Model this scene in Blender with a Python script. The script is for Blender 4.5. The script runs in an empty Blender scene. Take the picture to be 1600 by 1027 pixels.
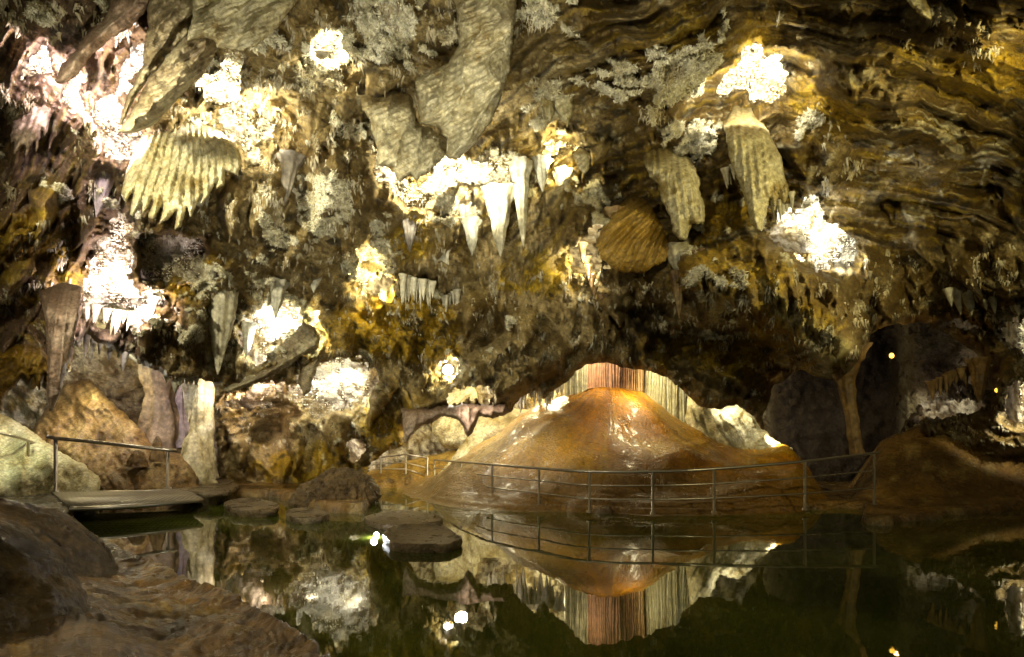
import bpy, math, random
import numpy as np
random.seed(7); RNG = np.random.RandomState(11)
C = bpy.context.scene
COL = C.collection
F = 800.0; HX = 800.0; HY = 690.0; CH = 1.5      # focal length, vanishing point and eye height
# ------------------------------------------------------------------ maths
def at(px, py, Y):
    px = np.asarray(px, float); py = np.asarray(py, float); Y = np.asarray(Y, float)
    px, py, Y = np.broadcast_arrays(px, py, Y)
    return np.stack([(px-HX)/F*Y, Y, CH+(HY-py)/F*Y], -1)
def ground(px, py, z=0.0):
    Y = (CH-z)*F/(py-HY)
    return ((px-HX)/F*Y, Y, z)
def _h(i, j, k, s):
    n = (i*374761393 + j*668265263 + k*2147483647 + s*1274126177) & 0xffffffff
    n = ((n ^ (n >> 13))*1274126177) & 0xffffffff
    n = ((n ^ (n >> 16))*2246822519) & 0xffffffff
    return (n ^ (n >> 15)) & 0xffffffff
def noise(P, sc=1.0, seed=0):
    """gradient noise, about -1..1"""
    Q = np.asarray(P, float)*sc
    I = np.floor(Q).astype(np.int64); f = Q-I
    u = f*f*f*(f*(f*6-15)+10)
    out = 0
    for a in (0, 1):
        for b in (0, 1):
            for c in (0, 1):
                h = _h(I[..., 0]+a, I[..., 1]+b, I[..., 2]+c, seed)
                gx = (h & 1023)/511.5-1; gy = ((h >> 10) & 1023)/511.5-1; gz = ((h >> 20) & 1023)/511.5-1
                d = gx*(f[..., 0]-a)+gy*(f[..., 1]-b)+gz*(f[..., 2]-c)
                w = (u[..., 0] if a else 1-u[..., 0])*(u[..., 1] if b else 1-u[..., 1])*(u[..., 2] if c else 1-u[..., 2])
                out = out+d*w
    return out*1.3
def fbm(P, sc, n=4, seed=0, gain=.5):
    o = 0; a = 1; t = 0
    for i in range(n):
        o = o+a*noise(P, sc*2.03**i, seed+i*17); t += a; a *= gain
    return o/t
def ridged(P, sc, n=4, seed=0, gain=.5):
    o = 0; a = 1; t = 0
    for i in range(n):
        o = o+a*(1-2*np.abs(noise(P, sc*2.07**i, seed+i*13))); t += a; a *= gain
    return o/t
def worley(P, sc, seed=0):
    Q = np.asarray(P, float)*sc
    I = np.floor(Q).astype(np.int64)
    best = np.full(Q.shape[:-1], 9.0)
    for a in (-1, 0, 1):
        for b in (-1, 0, 1):
            for c in (-1, 0, 1):
                J = I+np.array([a, b, c])
                h = _h(J[..., 0], J[..., 1], J[..., 2], seed)
                d = (J[..., 0]+(h & 1023)/1023.-Q[..., 0])**2+(J[..., 1]+((h >> 10) & 1023)/1023.-Q[..., 1])**2+(J[..., 2]+((h >> 20) & 1023)/1023.-Q[..., 2])**2
                best = np.minimum(best, d)
    return np.sqrt(best)
def ss(x, a, b):
    t = np.clip((x-a)/(b-a), 0, 1); return t*t*(3-2*t)
def sdf(poly, X, Y):
    """signed distance, positive inside"""
    n = len(poly); d = np.full(X.shape, 1e9); ins = np.zeros(X.shape, bool)
    for i in range(n):
        x1, y1 = poly[i]; x2, y2 = poly[(i+1) % n]
        ex, ey = x2-x1, y2-y1; L = ex*ex+ey*ey+1e-9
        t = np.clip(((X-x1)*ex+(Y-y1)*ey)/L, 0, 1)
        d = np.minimum(d, (X-x1-t*ex)**2+(Y-y1-t*ey)**2)
        if y1 != y2:
            c = ((y1 > Y) != (y2 > Y)) & (X < (x2-x1)*(Y-y1)/(y2-y1)+x1)
            ins ^= c
    d = np.sqrt(d)
    return np.where(ins, d, -d)
def sdf_local(poly, X, Y, m=60):
    xs = [p[0] for p in poly]; ys = [p[1] for p in poly]
    out = np.full(X.shape, -float(m))
    k = (X > min(xs)-m) & (X < max(xs)+m) & (Y > min(ys)-m) & (Y < max(ys)+m)
    if k.any(): out[k] = np.maximum(sdf(poly, X[k], Y[k]), -m)
    return out
def grid_faces(ny, nx, keep=None):
    i = np.arange(ny*nx).reshape(ny, nx)
    q = np.stack([i[:-1, :-1], i[1:, :-1], i[1:, 1:], i[:-1, 1:]], -1)
    if keep is not None: q = q[keep]
    return q.reshape(-1, 4)
def compact(V, Fc, cols=None):
    used = np.unique(Fc); m = np.full(len(V), -1, np.int64); m[used] = np.arange(len(used))
    return V[used], m[Fc], (None if cols is None else cols[used])
def make_obj(name, V, Fc, mat, parent=None, cols=None, smooth=True):
    V = np.asarray(V, float).reshape(-1, 3); Fc = np.asarray(Fc, np.int64)
    if cols is not None:
        cols = np.asarray(cols).reshape(-1, 3); lum = cols.mean(1, keepdims=True); cols = np.clip(lum+(cols-lum)*1.3, .004, .9)
        if name in ('cave_wall', 'rear_cave_wall'): cols = cols*np.clip(.55+1.4*lum, .5, 1.15)
    V, Fc, cols = compact(V, Fc, cols)
    me = bpy.data.meshes.new(name)
    k = Fc.shape[1]
    me.vertices.add(len(V)); me.vertices.foreach_set('co', V.astype(np.float32).ravel())
    me.loops.add(Fc.size); me.loops.foreach_set('vertex_index', Fc.astype(np.int32).ravel())
    me.polygons.add(len(Fc)); me.polygons.foreach_set('loop_start', np.arange(0, Fc.size, k, dtype=np.int32))
    if smooth: me.polygons.foreach_set('use_smooth', np.ones(len(Fc), bool))
    me.update(calc_edges=True); me.validate()
    if cols is not None:
        a = me.color_attributes.new('tint', 'FLOAT_COLOR', 'POINT')
        a.data.foreach_set('color', np.concatenate([cols, np.ones((len(cols), 1))], 1).astype(np.float32).ravel())
    me.materials.append(mat)
    o = bpy.data.objects.new(name, me); COL.objects.link(o)
    if parent: o.parent = parent
    return o
def tag(o, label=None, cat=None, group=None, kind=None):
    if label: o['label'] = label
    if cat: o['category'] = cat
    if group: o['group'] = group
    if kind: o['kind'] = kind
    return o
def empty(name, loc=(0, 0, 0)):
    o = bpy.data.objects.new(name, None); COL.objects.link(o); o.location = loc; o.empty_display_size = .1
    return o
class MB:
    """collects quads"""
    def __init__(s): s.V = []; s.F = []
    def box(s, c, sx, sy, sz, rz=0):
        b = len(s.V); ca, sa = math.cos(rz), math.sin(rz)
        for x in (-.5, .5):
            for y in (-.5, .5):
                for z in (-.5, .5):
                    s.V.append((c[0]+x*sx*ca-y*sy*sa, c[1]+x*sx*sa+y*sy*ca, c[2]+z*sz))
        for f in ((0, 1, 3, 2), (4, 6, 7, 5), (0, 4, 5, 1), (2, 3, 7, 6), (0, 2, 6, 4), (1, 5, 7, 3)): s.F.append([b+i for i in f])
    def tube(s, pts, r, n=8):
        pts = [np.array(p, float) for p in pts]; b = len(s.V)
        for i, p in enumerate(pts):
            d = pts[min(i+1, len(pts)-1)]-pts[max(i-1, 0)]; d /= np.linalg.norm(d)+1e-9
            up = np.array([0, 0, 1.]) if abs(d[2]) < .9 else np.array([1., 0, 0])
            a = np.cross(d, up); a /= np.linalg.norm(a); c = np.cross(d, a)
            rr = r[i] if isinstance(r, (list, tuple)) else r
            for k in range(n):
                t = 2*math.pi*k/n; s.V.append(tuple(p+rr*(math.cos(t)*a+math.sin(t)*c)))
        for i in range(len(pts)-1):
            for k in range(n):
                s.F.append([b+i*n+k, b+i*n+(k+1) % n, b+(i+1)*n+(k+1) % n, b+(i+1)*n+k])
        for e in (0, len(pts)-1):
            cidx = len(s.V); s.V.append(tuple(pts[e]))
            for k in range(0, n, 2):
                s.F.append([cidx, b+e*n+k, b+e*n+(k+1) % n, b+e*n+(k+2) % n])
    def build(s, name, mat, parent=None, smooth=False):
        return make_obj(name, np.array(s.V), np.array(s.F), mat, parent, smooth=smooth)
# ------------------------------------------------------------------ materials
def N(nt, t, **kw):
    n = nt.nodes.new(t)
    for k, v in kw.items(): setattr(n, k, v)
    return n
def rock_mat(name, cols=None, attr=False, fine=9.0, bump=.5, rough=(.38, .8), streak=0, spec=.5, coat=0, bdist=.03):
    m = bpy.data.materials.new(name); m.use_nodes = True; nt = m.node_tree; L = nt.links.new
    bs = nt.nodes['Principled BSDF']
    tc = N(nt, 'ShaderNodeTexCoord'); mp = N(nt, 'ShaderNodeMapping'); L(tc.outputs['Object'], mp.inputs[0])
    if streak: mp.inputs['Scale'].default_value = (1, 1, 1./streak)
    n1 = N(nt, 'ShaderNodeTexNoise'); n1.inputs['Scale'].default_value = fine*.16; n1.inputs['Detail'].default_value = 9; n1.inputs['Roughness'].default_value = .62; n1.inputs['Distortion'].default_value = .8
    n2 = N(nt, 'ShaderNodeTexNoise'); n2.inputs['Scale'].default_value = fine; n2.inputs['Detail'].default_value = 8; n2.inputs['Roughness'].default_value = .68
    n3 = N(nt, 'ShaderNodeTexVoronoi'); n3.inputs['Scale'].default_value = fine*1.7
    for n in (n1, n2, n3): L(mp.outputs[0], n.inputs['Vector'])
    r1 = N(nt, 'ShaderNodeValToRGB')
    if attr:
        at_ = N(nt, 'ShaderNodeAttribute', attribute_name='tint'); base = at_.outputs['Color']
    else:
        e = r1.color_ramp.elements; e[0].position = .33; e[0].color = (*cols[0], 1); e[1].position = .66; e[1].color = (*cols[-1], 1)
        for i, c in enumerate(cols[1:-1]):
            x = e.new(.33+.33*(i+1)/(len(cols)-1)); x.color = (*c, 1)
        L(n1.outputs[0], r1.inputs[0]); base = r1.outputs[0]
    vr = N(nt, 'ShaderNodeMapRange'); L(n2.outputs[0], vr.inputs[0]); vr.inputs[1].default_value = .3; vr.inputs[2].default_value = .72; vr.inputs[3].default_value = .42; vr.inputs[4].default_value = 1.45
    mx = N(nt, 'ShaderNodeVectorMath', operation='SCALE'); L(base, mx.inputs[0]); L(vr.outputs[0], mx.inputs['Scale'])
    v2 = N(nt, 'ShaderNodeMapRange'); L(n3.outputs['Distance'], v2.inputs[0]); v2.inputs[1].default_value = 0; v2.inputs[2].default_value = .7; v2.inputs[3].default_value = 1.12; v2.inputs[4].default_value = .78
    mx2 = N(nt, 'ShaderNodeVectorMath', operation='SCALE'); L(mx.outputs[0], mx2.inputs[0]); L(v2.outputs[0], mx2.inputs['Scale'])
    L(mx2.outputs[0], bs.inputs['Base Color'])
    rr = N(nt, 'ShaderNodeMapRange'); L(n1.outputs[0], rr.inputs[0]); rr.inputs[1].default_value = .35; rr.inputs[2].default_value = .65; rr.inputs[3].default_value = rough[0]; rr.inputs[4].default_value = rough[1]
    L(rr.outputs[0], bs.inputs['Roughness']); bs.inputs['Specular IOR Level'].default_value = spec
    if coat: bs.inputs['Coat Weight'].default_value = coat; bs.inputs['Coat Roughness'].default_value = .22
    ad = N(nt, 'ShaderNodeMath', operation='MULTIPLY_ADD'); L(n3.outputs['Distance'], ad.inputs[0]); ad.inputs[1].default_value = -.35; L(n2.outputs[0], ad.inputs[2])
    bp = N(nt, 'ShaderNodeBump'); bp.inputs['Strength'].default_value = bump; bp.inputs['Distance'].default_value = bdist*2; L(ad.outputs[0], bp.inputs['Height']); L(bp.outputs[0], bs.inputs['Normal'])
    return m
def plain(name, col, rough=.5, metal=0, emit=None, es=0):
    m = bpy.data.materials.new(name); m.use_nodes = True; nt = m.node_tree; bs = nt.nodes['Principled BSDF']
    n = N(nt, 'ShaderNodeTexNoise'); n.inputs['Scale'].default_value = 14; n.inputs['Detail'].default_value = 5
    r = N(nt, 'ShaderNodeValToRGB'); r.color_ramp.elements[0].color = (*[c*.7 for c in col], 1); r.color_ramp.elements[1].color = (*[min(1, c*1.2) for c in col], 1)
    nt.links.new(n.outputs[0], r.inputs[0]); nt.links.new(r.outputs[0], bs.inputs['Base Color'])
    bs.inputs['Roughness'].default_value = rough; bs.inputs['Metallic'].default_value = metal
    if emit: bs.inputs['Emission Color'].default_value = (*emit, 1); bs.inputs['Emission Strength'].default_value = es
    return m
M = {}
M['shell'] = rock_mat('cave_rock', attr=True, fine=12, bump=.9, bdist=.035)
M['back'] = rock_mat('crystal_rock', attr=True, fine=9, bump=1.0, rough=(.5, .9), bdist=.05)
M['floor'] = rock_mat('wet_floor_rock', attr=True, fine=12, bump=.7, rough=(.13, .42), spec=.6)
M['drape'] = rock_mat('grey_drapery', [(.26, .22, .13), (.42, .39, .26), (.55, .52, .38)], fine=6, bump=.4)
M['drape_d'] = rock_mat('dark_drapery', [(.10, .08, .05), (.22, .185, .13), (.33, .29, .2)], fine=6, bump=.4)
M['drape_p'] = rock_mat('pink_drapery', [(.16, .11, .09), (.26, .20, .17), (.36, .30, .25)], fine=6, bump=.35)
M['cream'] = rock_mat('cream_calcite', [(.3, .25, .12), (.5, .45, .28), (.66, .61, .43)], fine=7, bump=.4)
M['ochre'] = rock_mat('ochre_rock', [(.09, .05, .012), (.22, .13, .035), (.33, .23, .09)], fine=6, bump=.6)
M['brownflow'] = rock_mat('brown_flowstone', [(.09, .055, .022), (.22, .15, .07), (.38, .28, .15)], fine=6, bump=.7)
M['ybase'] = rock_mat('yellowish_calcite', [(.22, .17, .06), (.44, .38, .18), (.6, .55, .34)], fine=7, bump=.4)
M['cone'] = rock_mat('wet_orange_flowstone', attr=True, fine=11, bump=.75, rough=(.2, .55), spec=.55, coat=.22)
M['curtain'] = rock_mat('curtain_flowstone', attr=True, fine=6, bump=.4, rough=(.35, .6))
M['boulder'] = rock_mat('foreground_rock', [(.04, .024, .007), (.13, .08, .025), (.24, .15, .05)], fine=13, bump=1.0, rough=(.22, .55))
M['pad'] = rock_mat('rimstone', [(.05, .03, .012), (.14, .095, .04), (.24, .18, .085)], fine=12, bump=.9, rough=(.18, .5))
M['steel'] = plain('brushed_steel', (.42, .38, .30), .32, .9)
M['black'] = plain('lamp_housing', (.03, .03, .03), .5)
M['lens_w'] = plain('lamp_lens_white', (.9, .9, .9), .3, 0, (1, .97, .88), 60)
M['lens_y'] = plain('lamp_lens_amber', (.8, .6, .2), .3, 0, (1, .55, .06), 1.6)
# grating
def grating():
    m = bpy.data.materials.new('steel_grating'); m.use_nodes = True; nt = m.node_tree; L = nt.links.new; bs = nt.nodes['Principled BSDF']
    tc = N(nt, 'ShaderNodeTexCoord'); sp = N(nt, 'ShaderNodeSeparateXYZ'); L(tc.outputs['Object'], sp.inputs[0])
    ws = []
    for ax in ('X', 'Y'):
        a = N(nt, 'ShaderNodeMath', operation='MULTIPLY'); L(sp.outputs[ax], a.inputs[0]); a.inputs[1].default_value = 2*math.pi/(.10 if ax == 'X' else .22)
        b = N(nt, 'ShaderNodeMath', operation='SINE'); L(a.outputs[0], b.inputs[0]); ws.append(b)
    mxx = N(nt, 'ShaderNodeMath', operation='MAXIMUM'); L(ws[0].outputs[0], mxx.inputs[0]); L(ws[1].outputs[0], mxx.inputs[1])
    r = N(nt, 'ShaderNodeValToRGB'); r.color_ramp.elements[0].position = .1; r.color_ramp.elements[0].color = (.05, .045, .03, 1); r.color_ramp.elements[1].position = .5; r.color_ramp.elements[1].color = (.45, .41, .32, 1)
    L(mxx.outputs[0], r.inputs[0]); L(r.outputs[0], bs.inputs['Base Color']); bs.inputs['Metallic'].default_value = .6; bs.inputs['Roughness'].default_value = .4
    bp = N(nt, 'ShaderNodeBump'); bp.inputs['Distance'].default_value = .01; L(mxx.outputs[0], bp.inputs['Height']); L(bp.outputs[0], bs.inputs['Normal'])
    return m
M['grate'] = grating()
def water_mat():
    m = bpy.data.materials.new('still_cave_water'); m.use_nodes = True; nt = m.node_tree; L = nt.links.new; bs = nt.nodes['Principled BSDF']
    n = N(nt, 'ShaderNodeTexNoise'); n.inputs['Scale'].default_value = .7; n.inputs['Detail'].default_value = 6
    r = N(nt, 'ShaderNodeValToRGB'); r.color_ramp.elements[0].position = .35; r.color_ramp.elements[0].color = (.028, .034, .004, 1); r.color_ramp.elements[1].position = .7; r.color_ramp.elements[1].color = (.075, .088, .012, 1)
    tc = N(nt, 'ShaderNodeTexCoord'); L(tc.outputs['Object'], n.inputs['Vector']); L(n.outputs[0], r.inputs[0]); L(r.outputs[0], bs.inputs['Base Color'])
    bs.inputs['Roughness'].default_value = .02; bs.inputs['IOR'].default_value = 1.5
    w = N(nt, 'ShaderNodeTexNoise'); w.inputs['Scale'].default_value = 1.6; w.inputs['Detail'].default_value = 3; L(tc.outputs['Object'], w.inputs['Vector'])
    bp = N(nt, 'ShaderNodeBump'); bp.inputs['Strength'].default_value = .12; bp.inputs['Distance'].default_value = .012; L(w.outputs[0], bp.inputs['Height']); L(bp.outputs[0], bs.inputs['Normal'])
    return m
M['water'] = water_mat()
M['crys'] = rock_mat('white_crystal', [(.36, .28, .12), (.62, .56, .34), (.80, .75, .54)], fine=8, bump=.1, rough=(.3, .5))
M['crysd'] = rock_mat('drip_calcite', [(.16, .11, .04), (.40, .33, .18), (.62, .56, .38)], fine=5, bump=.2, rough=(.3, .5))
M['sheet'] = rock_mat('hanging_calcite', attr=True, fine=11, bump=.7, rough=(.35, .7), bdist=.025)
PAL = {'grey_drapery': ((.22, .16, .07), (.47, .42, .27), (.66, .61, .43)), 'dark_drapery': ((.08, .055, .025), (.25, .20, .12), (.42, .37, .24)),
       'pink_drapery': ((.12, .075, .045), (.28, .20, .14), (.44, .35, .26)), 'cream_calcite': ((.26, .19, .07), (.56, .50, .30), (.74, .69, .48)),
       'ochre_rock': ((.07, .04, .01), (.24, .145, .035), (.38, .26, .09)), 'brown_flowstone': ((.07, .04, .015), (.22, .14, .06), (.42, .31, .16))}
# ------------------------------------------------------------------ openings in the front rock
CONE_OPEN = [(575, 745), (572, 728), (600, 707), (628, 697), (632, 675), (645, 655), (665, 642), (700, 650), (722, 655), (728, 668), (742, 655), (780, 645), (800, 642), (815, 620), (835, 612), (850, 622), (858, 612), (885, 598), (900, 580), (918, 570), (950, 572), (1000, 577), (1035, 588), (1060, 604), (1080, 625), (1095, 636), (1120, 641), (1150, 632), (1170, 645), (1190, 670), (1210, 688), (1240, 698), (1262, 725), (1300, 760), (1300, 900), (575, 900)]
RIGHT_OPEN = [(1196, 690), (1192, 645), (1212, 602), (1250, 578), (1285, 592), (1318, 592), (1340, 565), (1362, 522), (1400, 503), (1450, 508), (1500, 532), (1530, 560), (1540, 590), (1520, 600), (1490, 592), (1450, 612), (1428, 640), (1412, 668), (1390, 700), (1370, 780), (1230, 780)]
LEFT_OPEN = [(-80, 660), (5, 622), (32, 592), (48, 612), (62, 598), (78, 612), (112, 580), (118, 545), (135, 520), (150, 535), (200, 560), (235, 578), (275, 592), (300, 590), (334, 596), (338, 690), (346, 748), (346, 900), (-80, 900)]
# (polygon, lamp energy, lamp colour)
WARM = (1, .95, .80); YEL = (1, .88, .5); PUR = (.95, .82, 1); COOL = (.93, .96, 1); PNK = (1, .8, .72)
HOLES = [
 ([(345, 627), (378, 617), (400, 602), (430, 595), (442, 603), (415, 622), (392, 640), (350, 640)], 60, PNK),
 ([(450, 607), (465, 600), (480, 572), (520, 560), (560, 560), (588, 580), (580, 618), (540, 630), (500, 655), (470, 640), (455, 625)], 90, COOL),
 ([(375, 540), (380, 500), (420, 472), (470, 480), (477, 500), (440, 525), (420, 550), (395, 565)], 110, COOL),
 ([(482, 485), (500, 488), (502, 520), (497, 545), (486, 520)], 40, YEL),
 ([(125, 490), (130, 440), (155, 375), (178, 340), (208, 350), (207, 430), (220, 460), (255, 455), (250, 470), (225, 475), (215, 505), (190, 497), (160, 510), (140, 490)], 160, PUR),
 ([(35, 122), (50, 85), (72, 65), (85, 78), (80, 112), (55, 118)], 50, PUR),
 ([(98, 145), (122, 110), (133, 128), (132, 170), (105, 172)], 60, PUR),
 ([(146, 160), (168, 140), (188, 160), (192, 200), (215, 190), (222, 230), (200, 250), (165, 245), (160, 215), (145, 185)], 90, PUR),
 ([(185, 110), (205, 72), (228, 68), (225, 100), (200, 140), (183, 142)], 60, PUR),
 ([(305, 140), (340, 102), (355, 80), (377, 74), (380, 110), (380, 145), (368, 180), (395, 200), (410, 180), (438, 200), (430, 217), (385, 232), (348, 215), (342, 190), (352, 165), (320, 162)], 130, WARM),
 ([(475, 92), (498, 62), (520, 45), (532, 50), (530, 85), (515, 92)], 50, WARM),
 ([(583, 225), (596, 258), (628, 280), (645, 292), (665, 272), (700, 235), (708, 250), (725, 240), (740, 252), (790, 248), (807, 255), (805, 287), (770, 290), (735, 288), (700, 292), (680, 312), (640, 325), (628, 316), (610, 292), (590, 277)], 160, WARM),
 ([(832, 252), (850, 235), (885, 207), (905, 218), (905, 230), (870, 245), (840, 258)], 60, YEL),
 ([(565, 443), (600, 430), (628, 423), (612, 448), (590, 462), (568, 458)], 60, YEL),
 ([(545, 412), (560, 388), (590, 390), (575, 408), (550, 420)], 30, YEL),
 ([(685, 578), (692, 568), (706, 565), (716, 572), (716, 584), (704, 592), (690, 590)], 60, YEL),
 ([(680, 637), (700, 612), (730, 600), (765, 602), (755, 626), (720, 634)], 40, PUR),
 ([(890, 392), (905, 362), (945, 345), (932, 385), (950, 418), (915, 430), (888, 420)], 60, WARM),
 ([(1112, 145), (1140, 112), (1168, 72), (1180, 66), (1195, 85), (1215, 90), (1235, 115), (1228, 122), (1238, 148), (1215, 145), (1205, 162), (1180, 158), (1160, 138), (1135, 152)], 110, WARM),
 ([(1198, 368), (1215, 332), (1240, 322), (1270, 310), (1292, 340), (1330, 370), (1347, 400), (1310, 420), (1288, 425), (1260, 400), (1228, 393)], 130, COOL),
 ([(1433, 657), (1442, 645), (1470, 627), (1510, 617), (1542, 627), (1545, 640), (1480, 652)], 12, (.95, .85, .9)),
 ([(1570, 602), (1640, 590), (1640, 662), (1572, 662)], 60, WARM),
 ([(1480, 507), (1508, 500), (1522, 515), (1492, 523)], 4, PNK),
 ([(543, 690), (556, 688), (568, 705), (556, 722), (545, 722), (541, 705)], 14, PNK),
 ([(1560, 520), (1585, 498), (1640, 480), (1640, 575), (1600, 560)], 12, (.9, 1, .8)),
]
CTRL = np.array([(-900, 300, 6), (-900, -500, 4.5), (-300, 0, 7), (-300, 500, 8), (0, 0, 8), (0, 300, 9), (0, 560, 9.6), (60, 720, 11), (200, 100, 8.8), (200, 400, 11), (200, 560, 12.5), (400, 0, 8), (400, 300, 10.5), (400, 550, 12.8), (450, 700, 17.5), (450, 800, 17.5), (560, 680, 16.5), (560, 780, 16), (650, 250, 10.2), (700, 0, 8), (700, 450, 12.5), (700, 620, 13.5), (900, 300, 11), (900, 500, 12.3), (1000, 0, 7.6), (1060, 370, 10.6), (1150, 450, 10.3), (1100, 600, 12.6), (1200, 250, 10.4), (1300, 620, 14.6), (1300, 740, 16), (1250, 500, 10.9), (1340, 520, 11.6), (1400, 100, 8.2), (1600, 0, 7), (1400, 400, 11.5), (1600, 400, 10.3), (1600, 600, 12), (1450, 600, 14.5), (1450, 800, 15), (2500, 300, 6), (2500, -500, 5), (800, -600, 5), (-900, 800, 7), (2500, 800, 7)], float)
def base_depth(X, Y):
    num = 0; den = 0
    for x, y, d in CTRL:
        w = 1/((X-x)**2+(1.25*(Y-y))**2+2500.)**1.7
        num = num+w*d; den = den+w
    return num/den
def axis(a, b, step, lo, hi):
    mid = list(np.arange(a, b+.1, step)); l = []; x = a; s = step
    while x > lo: s *= 1.14; x -= s; l.append(x)
    r = []; x = mid[-1]; s = step
    while x < hi: s *= 1.14; x += s; r.append(x)
    return np.array(l[::-1]+mid+r), len(l)
xs, ix0 = axis(-60, 1660, 2.0, -1500, 3100)
ys, iy0 = axis(-50, 800, 2.0, -1500, 860)
PX, PY = np.meshgrid(xs, ys)
B0 = base_depth(PX, PY)
P0 = at(PX, PY, B0)
G2 = np.stack([PX/100., PY/100., np.zeros_like(PX)], -1)
edge_n = 7*noise(G2, 3.1, 5)+4*noise(G2, 8.3, 6)
hole = np.full(PX.shape, -60.)
big = np.maximum(sdf_local(CONE_OPEN, PX, PY), sdf_local(LEFT_OPEN, PX, PY)); big = np.maximum(big, sdf_local(RIGHT_OPEN, PX, PY))+.75*edge_n
for poly, e, c in HOLES: hole = np.maximum(hole, sdf_local(poly, PX, PY))
hole = hole+2.2*edge_n+5.5*noise(G2, 14., 8)+3*noise(G2, 30., 9)-1.5
hole = np.maximum(hole, big)
f = -hole                                   # positive where rock stays
# --- relief
D = B0.copy()
def soft(poly, depth, wid=26, warp=1.0):
    global D
    s = sdf_local(poly, PX, PY, 90)+edge_n*warp*1.6
    D = D+depth*ss(s, -wid*.3, wid)
# dark recesses
soft([(212, 375), (240, 362), (330, 368), (318, 430), (260, 452), (215, 440)], 3, 12)
soft([(1015, 515), (1120, 505), (1210, 535), (1240, 575), (1215, 640), (1140, 615), (1050, 575), (1010, 545)], 1.5, 14)
soft([(1100, 285), (1140, 282), (1160, 320), (1150, 365), (1105, 350)], 1.2, 14)
soft([(1360, 500), (1480, 500), (1560, 560), (1560, 620), (1380, 690), (1350, 600)], 2.2, 26)
soft([(1350, 300), (1420, 310), (1400, 345), (1350, 340)], .8, 16)
soft([(400, 560), (460, 520), (480, 560), (450, 590), (380, 600)], -.8, 16)
soft([(560, 490), (760, 480), (800, 520), (760, 560), (620, 560)], .7, 30)
soft([(940, 270), (1010, 262), (1000, 300), (950, 310)], .9, 12)
soft([(620, 440), (700, 400), (760, 470), (700, 500)], .5, 30)
# bulging masses
soft([(1060, 400), (1180, 365), (1310, 440), (1365, 500), (1330, 560), (1300, 590), (1230, 530), (1130, 480), (1060, 460)], -1.9, 22)
soft([(1250, 460), (1330, 500), (1325, 575), (1290, 585), (1230, 520)], -.5, 20)
soft([(860, 330), (1000, 300), (1000, 420), (880, 440)], -.4, 30)
soft([(740, 545), (830, 520), (900, 540), (880, 580), (800, 620), (700, 645), (640, 640), (700, 600)], -1.3, 18)
soft([(1205, 600), (1240, 560), (1330, 600), (1370, 660), (1360, 700), (1270, 720), (1235, 680)], 2.2, 20)
soft([(350, 640), (440, 610), (470, 650), (420, 700), (350, 690)], 1.2, 16)
soft([(960, 480), (1040, 470), (1060, 500), (1000, 520)], 1., 12)
soft([(480, 190), (560, 180), (590, 300), (540, 420), (480, 480), (430, 430), (470, 330)], -.7, 30)
soft([(380, 260), (470, 300), (450, 420), (390, 440), (350, 350)], -.4, 24)
soft([(640, 340), (740, 330), (760, 420), (700, 450), (650, 420)], -.6, 22)
soft([(800, 110), (900, 60), (1180, 40), (1110, 140), (900, 240), (820, 220)], -.6, 30)
soft([(1240, 40), (1600, 30), (1600, 240), (1450, 260), (1250, 190)], -.25, 40)
D += 1.0*fbm(P0, .45, 3, 21)
# strata following the vault
R = np.hypot(PX-1270, (PY-800)*1.05)
warp = 38*noise(G2, .55, 31)+15*noise(G2, 1.7, 32)+4*noise(G2, 5.3, 33)
w_str = ss(PX+.5*PY, 760, 1000)*ss(-PY, -480, -330)*.9+.45*ss(-PX, -330, -60)+.12
w_str *= np.clip(.75+1.1*noise(G2, .8, 35), .15, 1.3)
def terr(s, p):
    t = (s/p) % 1.0
    return np.where(t < .78, t/.78, (1-t)/.22)
amp_loc = .75+.5*noise(G2, 2.2, 36)
RS = R+warp
D += w_str*ss(PX, 800, 1000)*.45*(terr(R+1.7*warp+25*noise(G2, .9, 39), 105)-.5)
D += w_str*(.42*(terr(RS, 46)-.5)+.15*(terr(RS+9*noise(G2, 4, 37), 19)-.5)*amp_loc+.06*(terr(RS+4*noise(G2, 9, 38), 8)-.5)*amp_loc)
# knobbly ground mass
w_k = np.clip(1.15-w_str, .14, 1)
Pz = P0*np.array([1, 1, .55])
D -= w_k*(.75*ridged(Pz, .62, 4, 41)+.24*ridged(P0, 2.2, 4, 43))
D += .05*fbm(P0, 6.5, 3, 45)
# crystal popcorn
clus = fbm(P0, .8, 4, 51)
POP = [(620, 40, 110, 70), (520, 100, 60, 60), (940, 130, 90, 55), (1060, 110, 70, 60), (1330, 250, 45, 35), (1460, 25, 70, 30), (1490, 210, 30, 60), (1450, 340, 60, 25), (850, 170, 60, 70), (760, 250, 110, 50), (930, 320, 60, 50), (520, 300, 60, 90), (560, 420, 70, 60), (420, 400, 50, 80), (300, 480, 60, 60), (1080, 230, 60, 60), (1210, 70, 60, 30), (470, 510, 60, 60), (1450, 480, 60, 30), (590, 380, 50, 50), (400, 60, 60, 60), (560, 200, 60, 80), (1560, 470, 40, 50), (700, 330, 60, 40), (540, 590, 60, 50), (1380, 200, 50, 30)]
pop = -.30*np.ones_like(PX)
for a, b, c, d in POP: pop = np.maximum(pop, .32-.55*((PX-a)**2/c**2+(PY-b)**2/d**2))
pop = ss(clus*1.5+pop+.6*noise(P0, 3.0, 53)+.25*noise(P0, 9, 54), .12, .34)*(1-.6*ss(PX, 1180, 1300))
wl = worley(P0, 7.5, 55)
wl2 = worley(P0, 15., 56)
D -= pop*(.24*(1-np.clip(wl, 0, 1))+.12*(1-np.clip(wl2, 0, 1))+.03)
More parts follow.
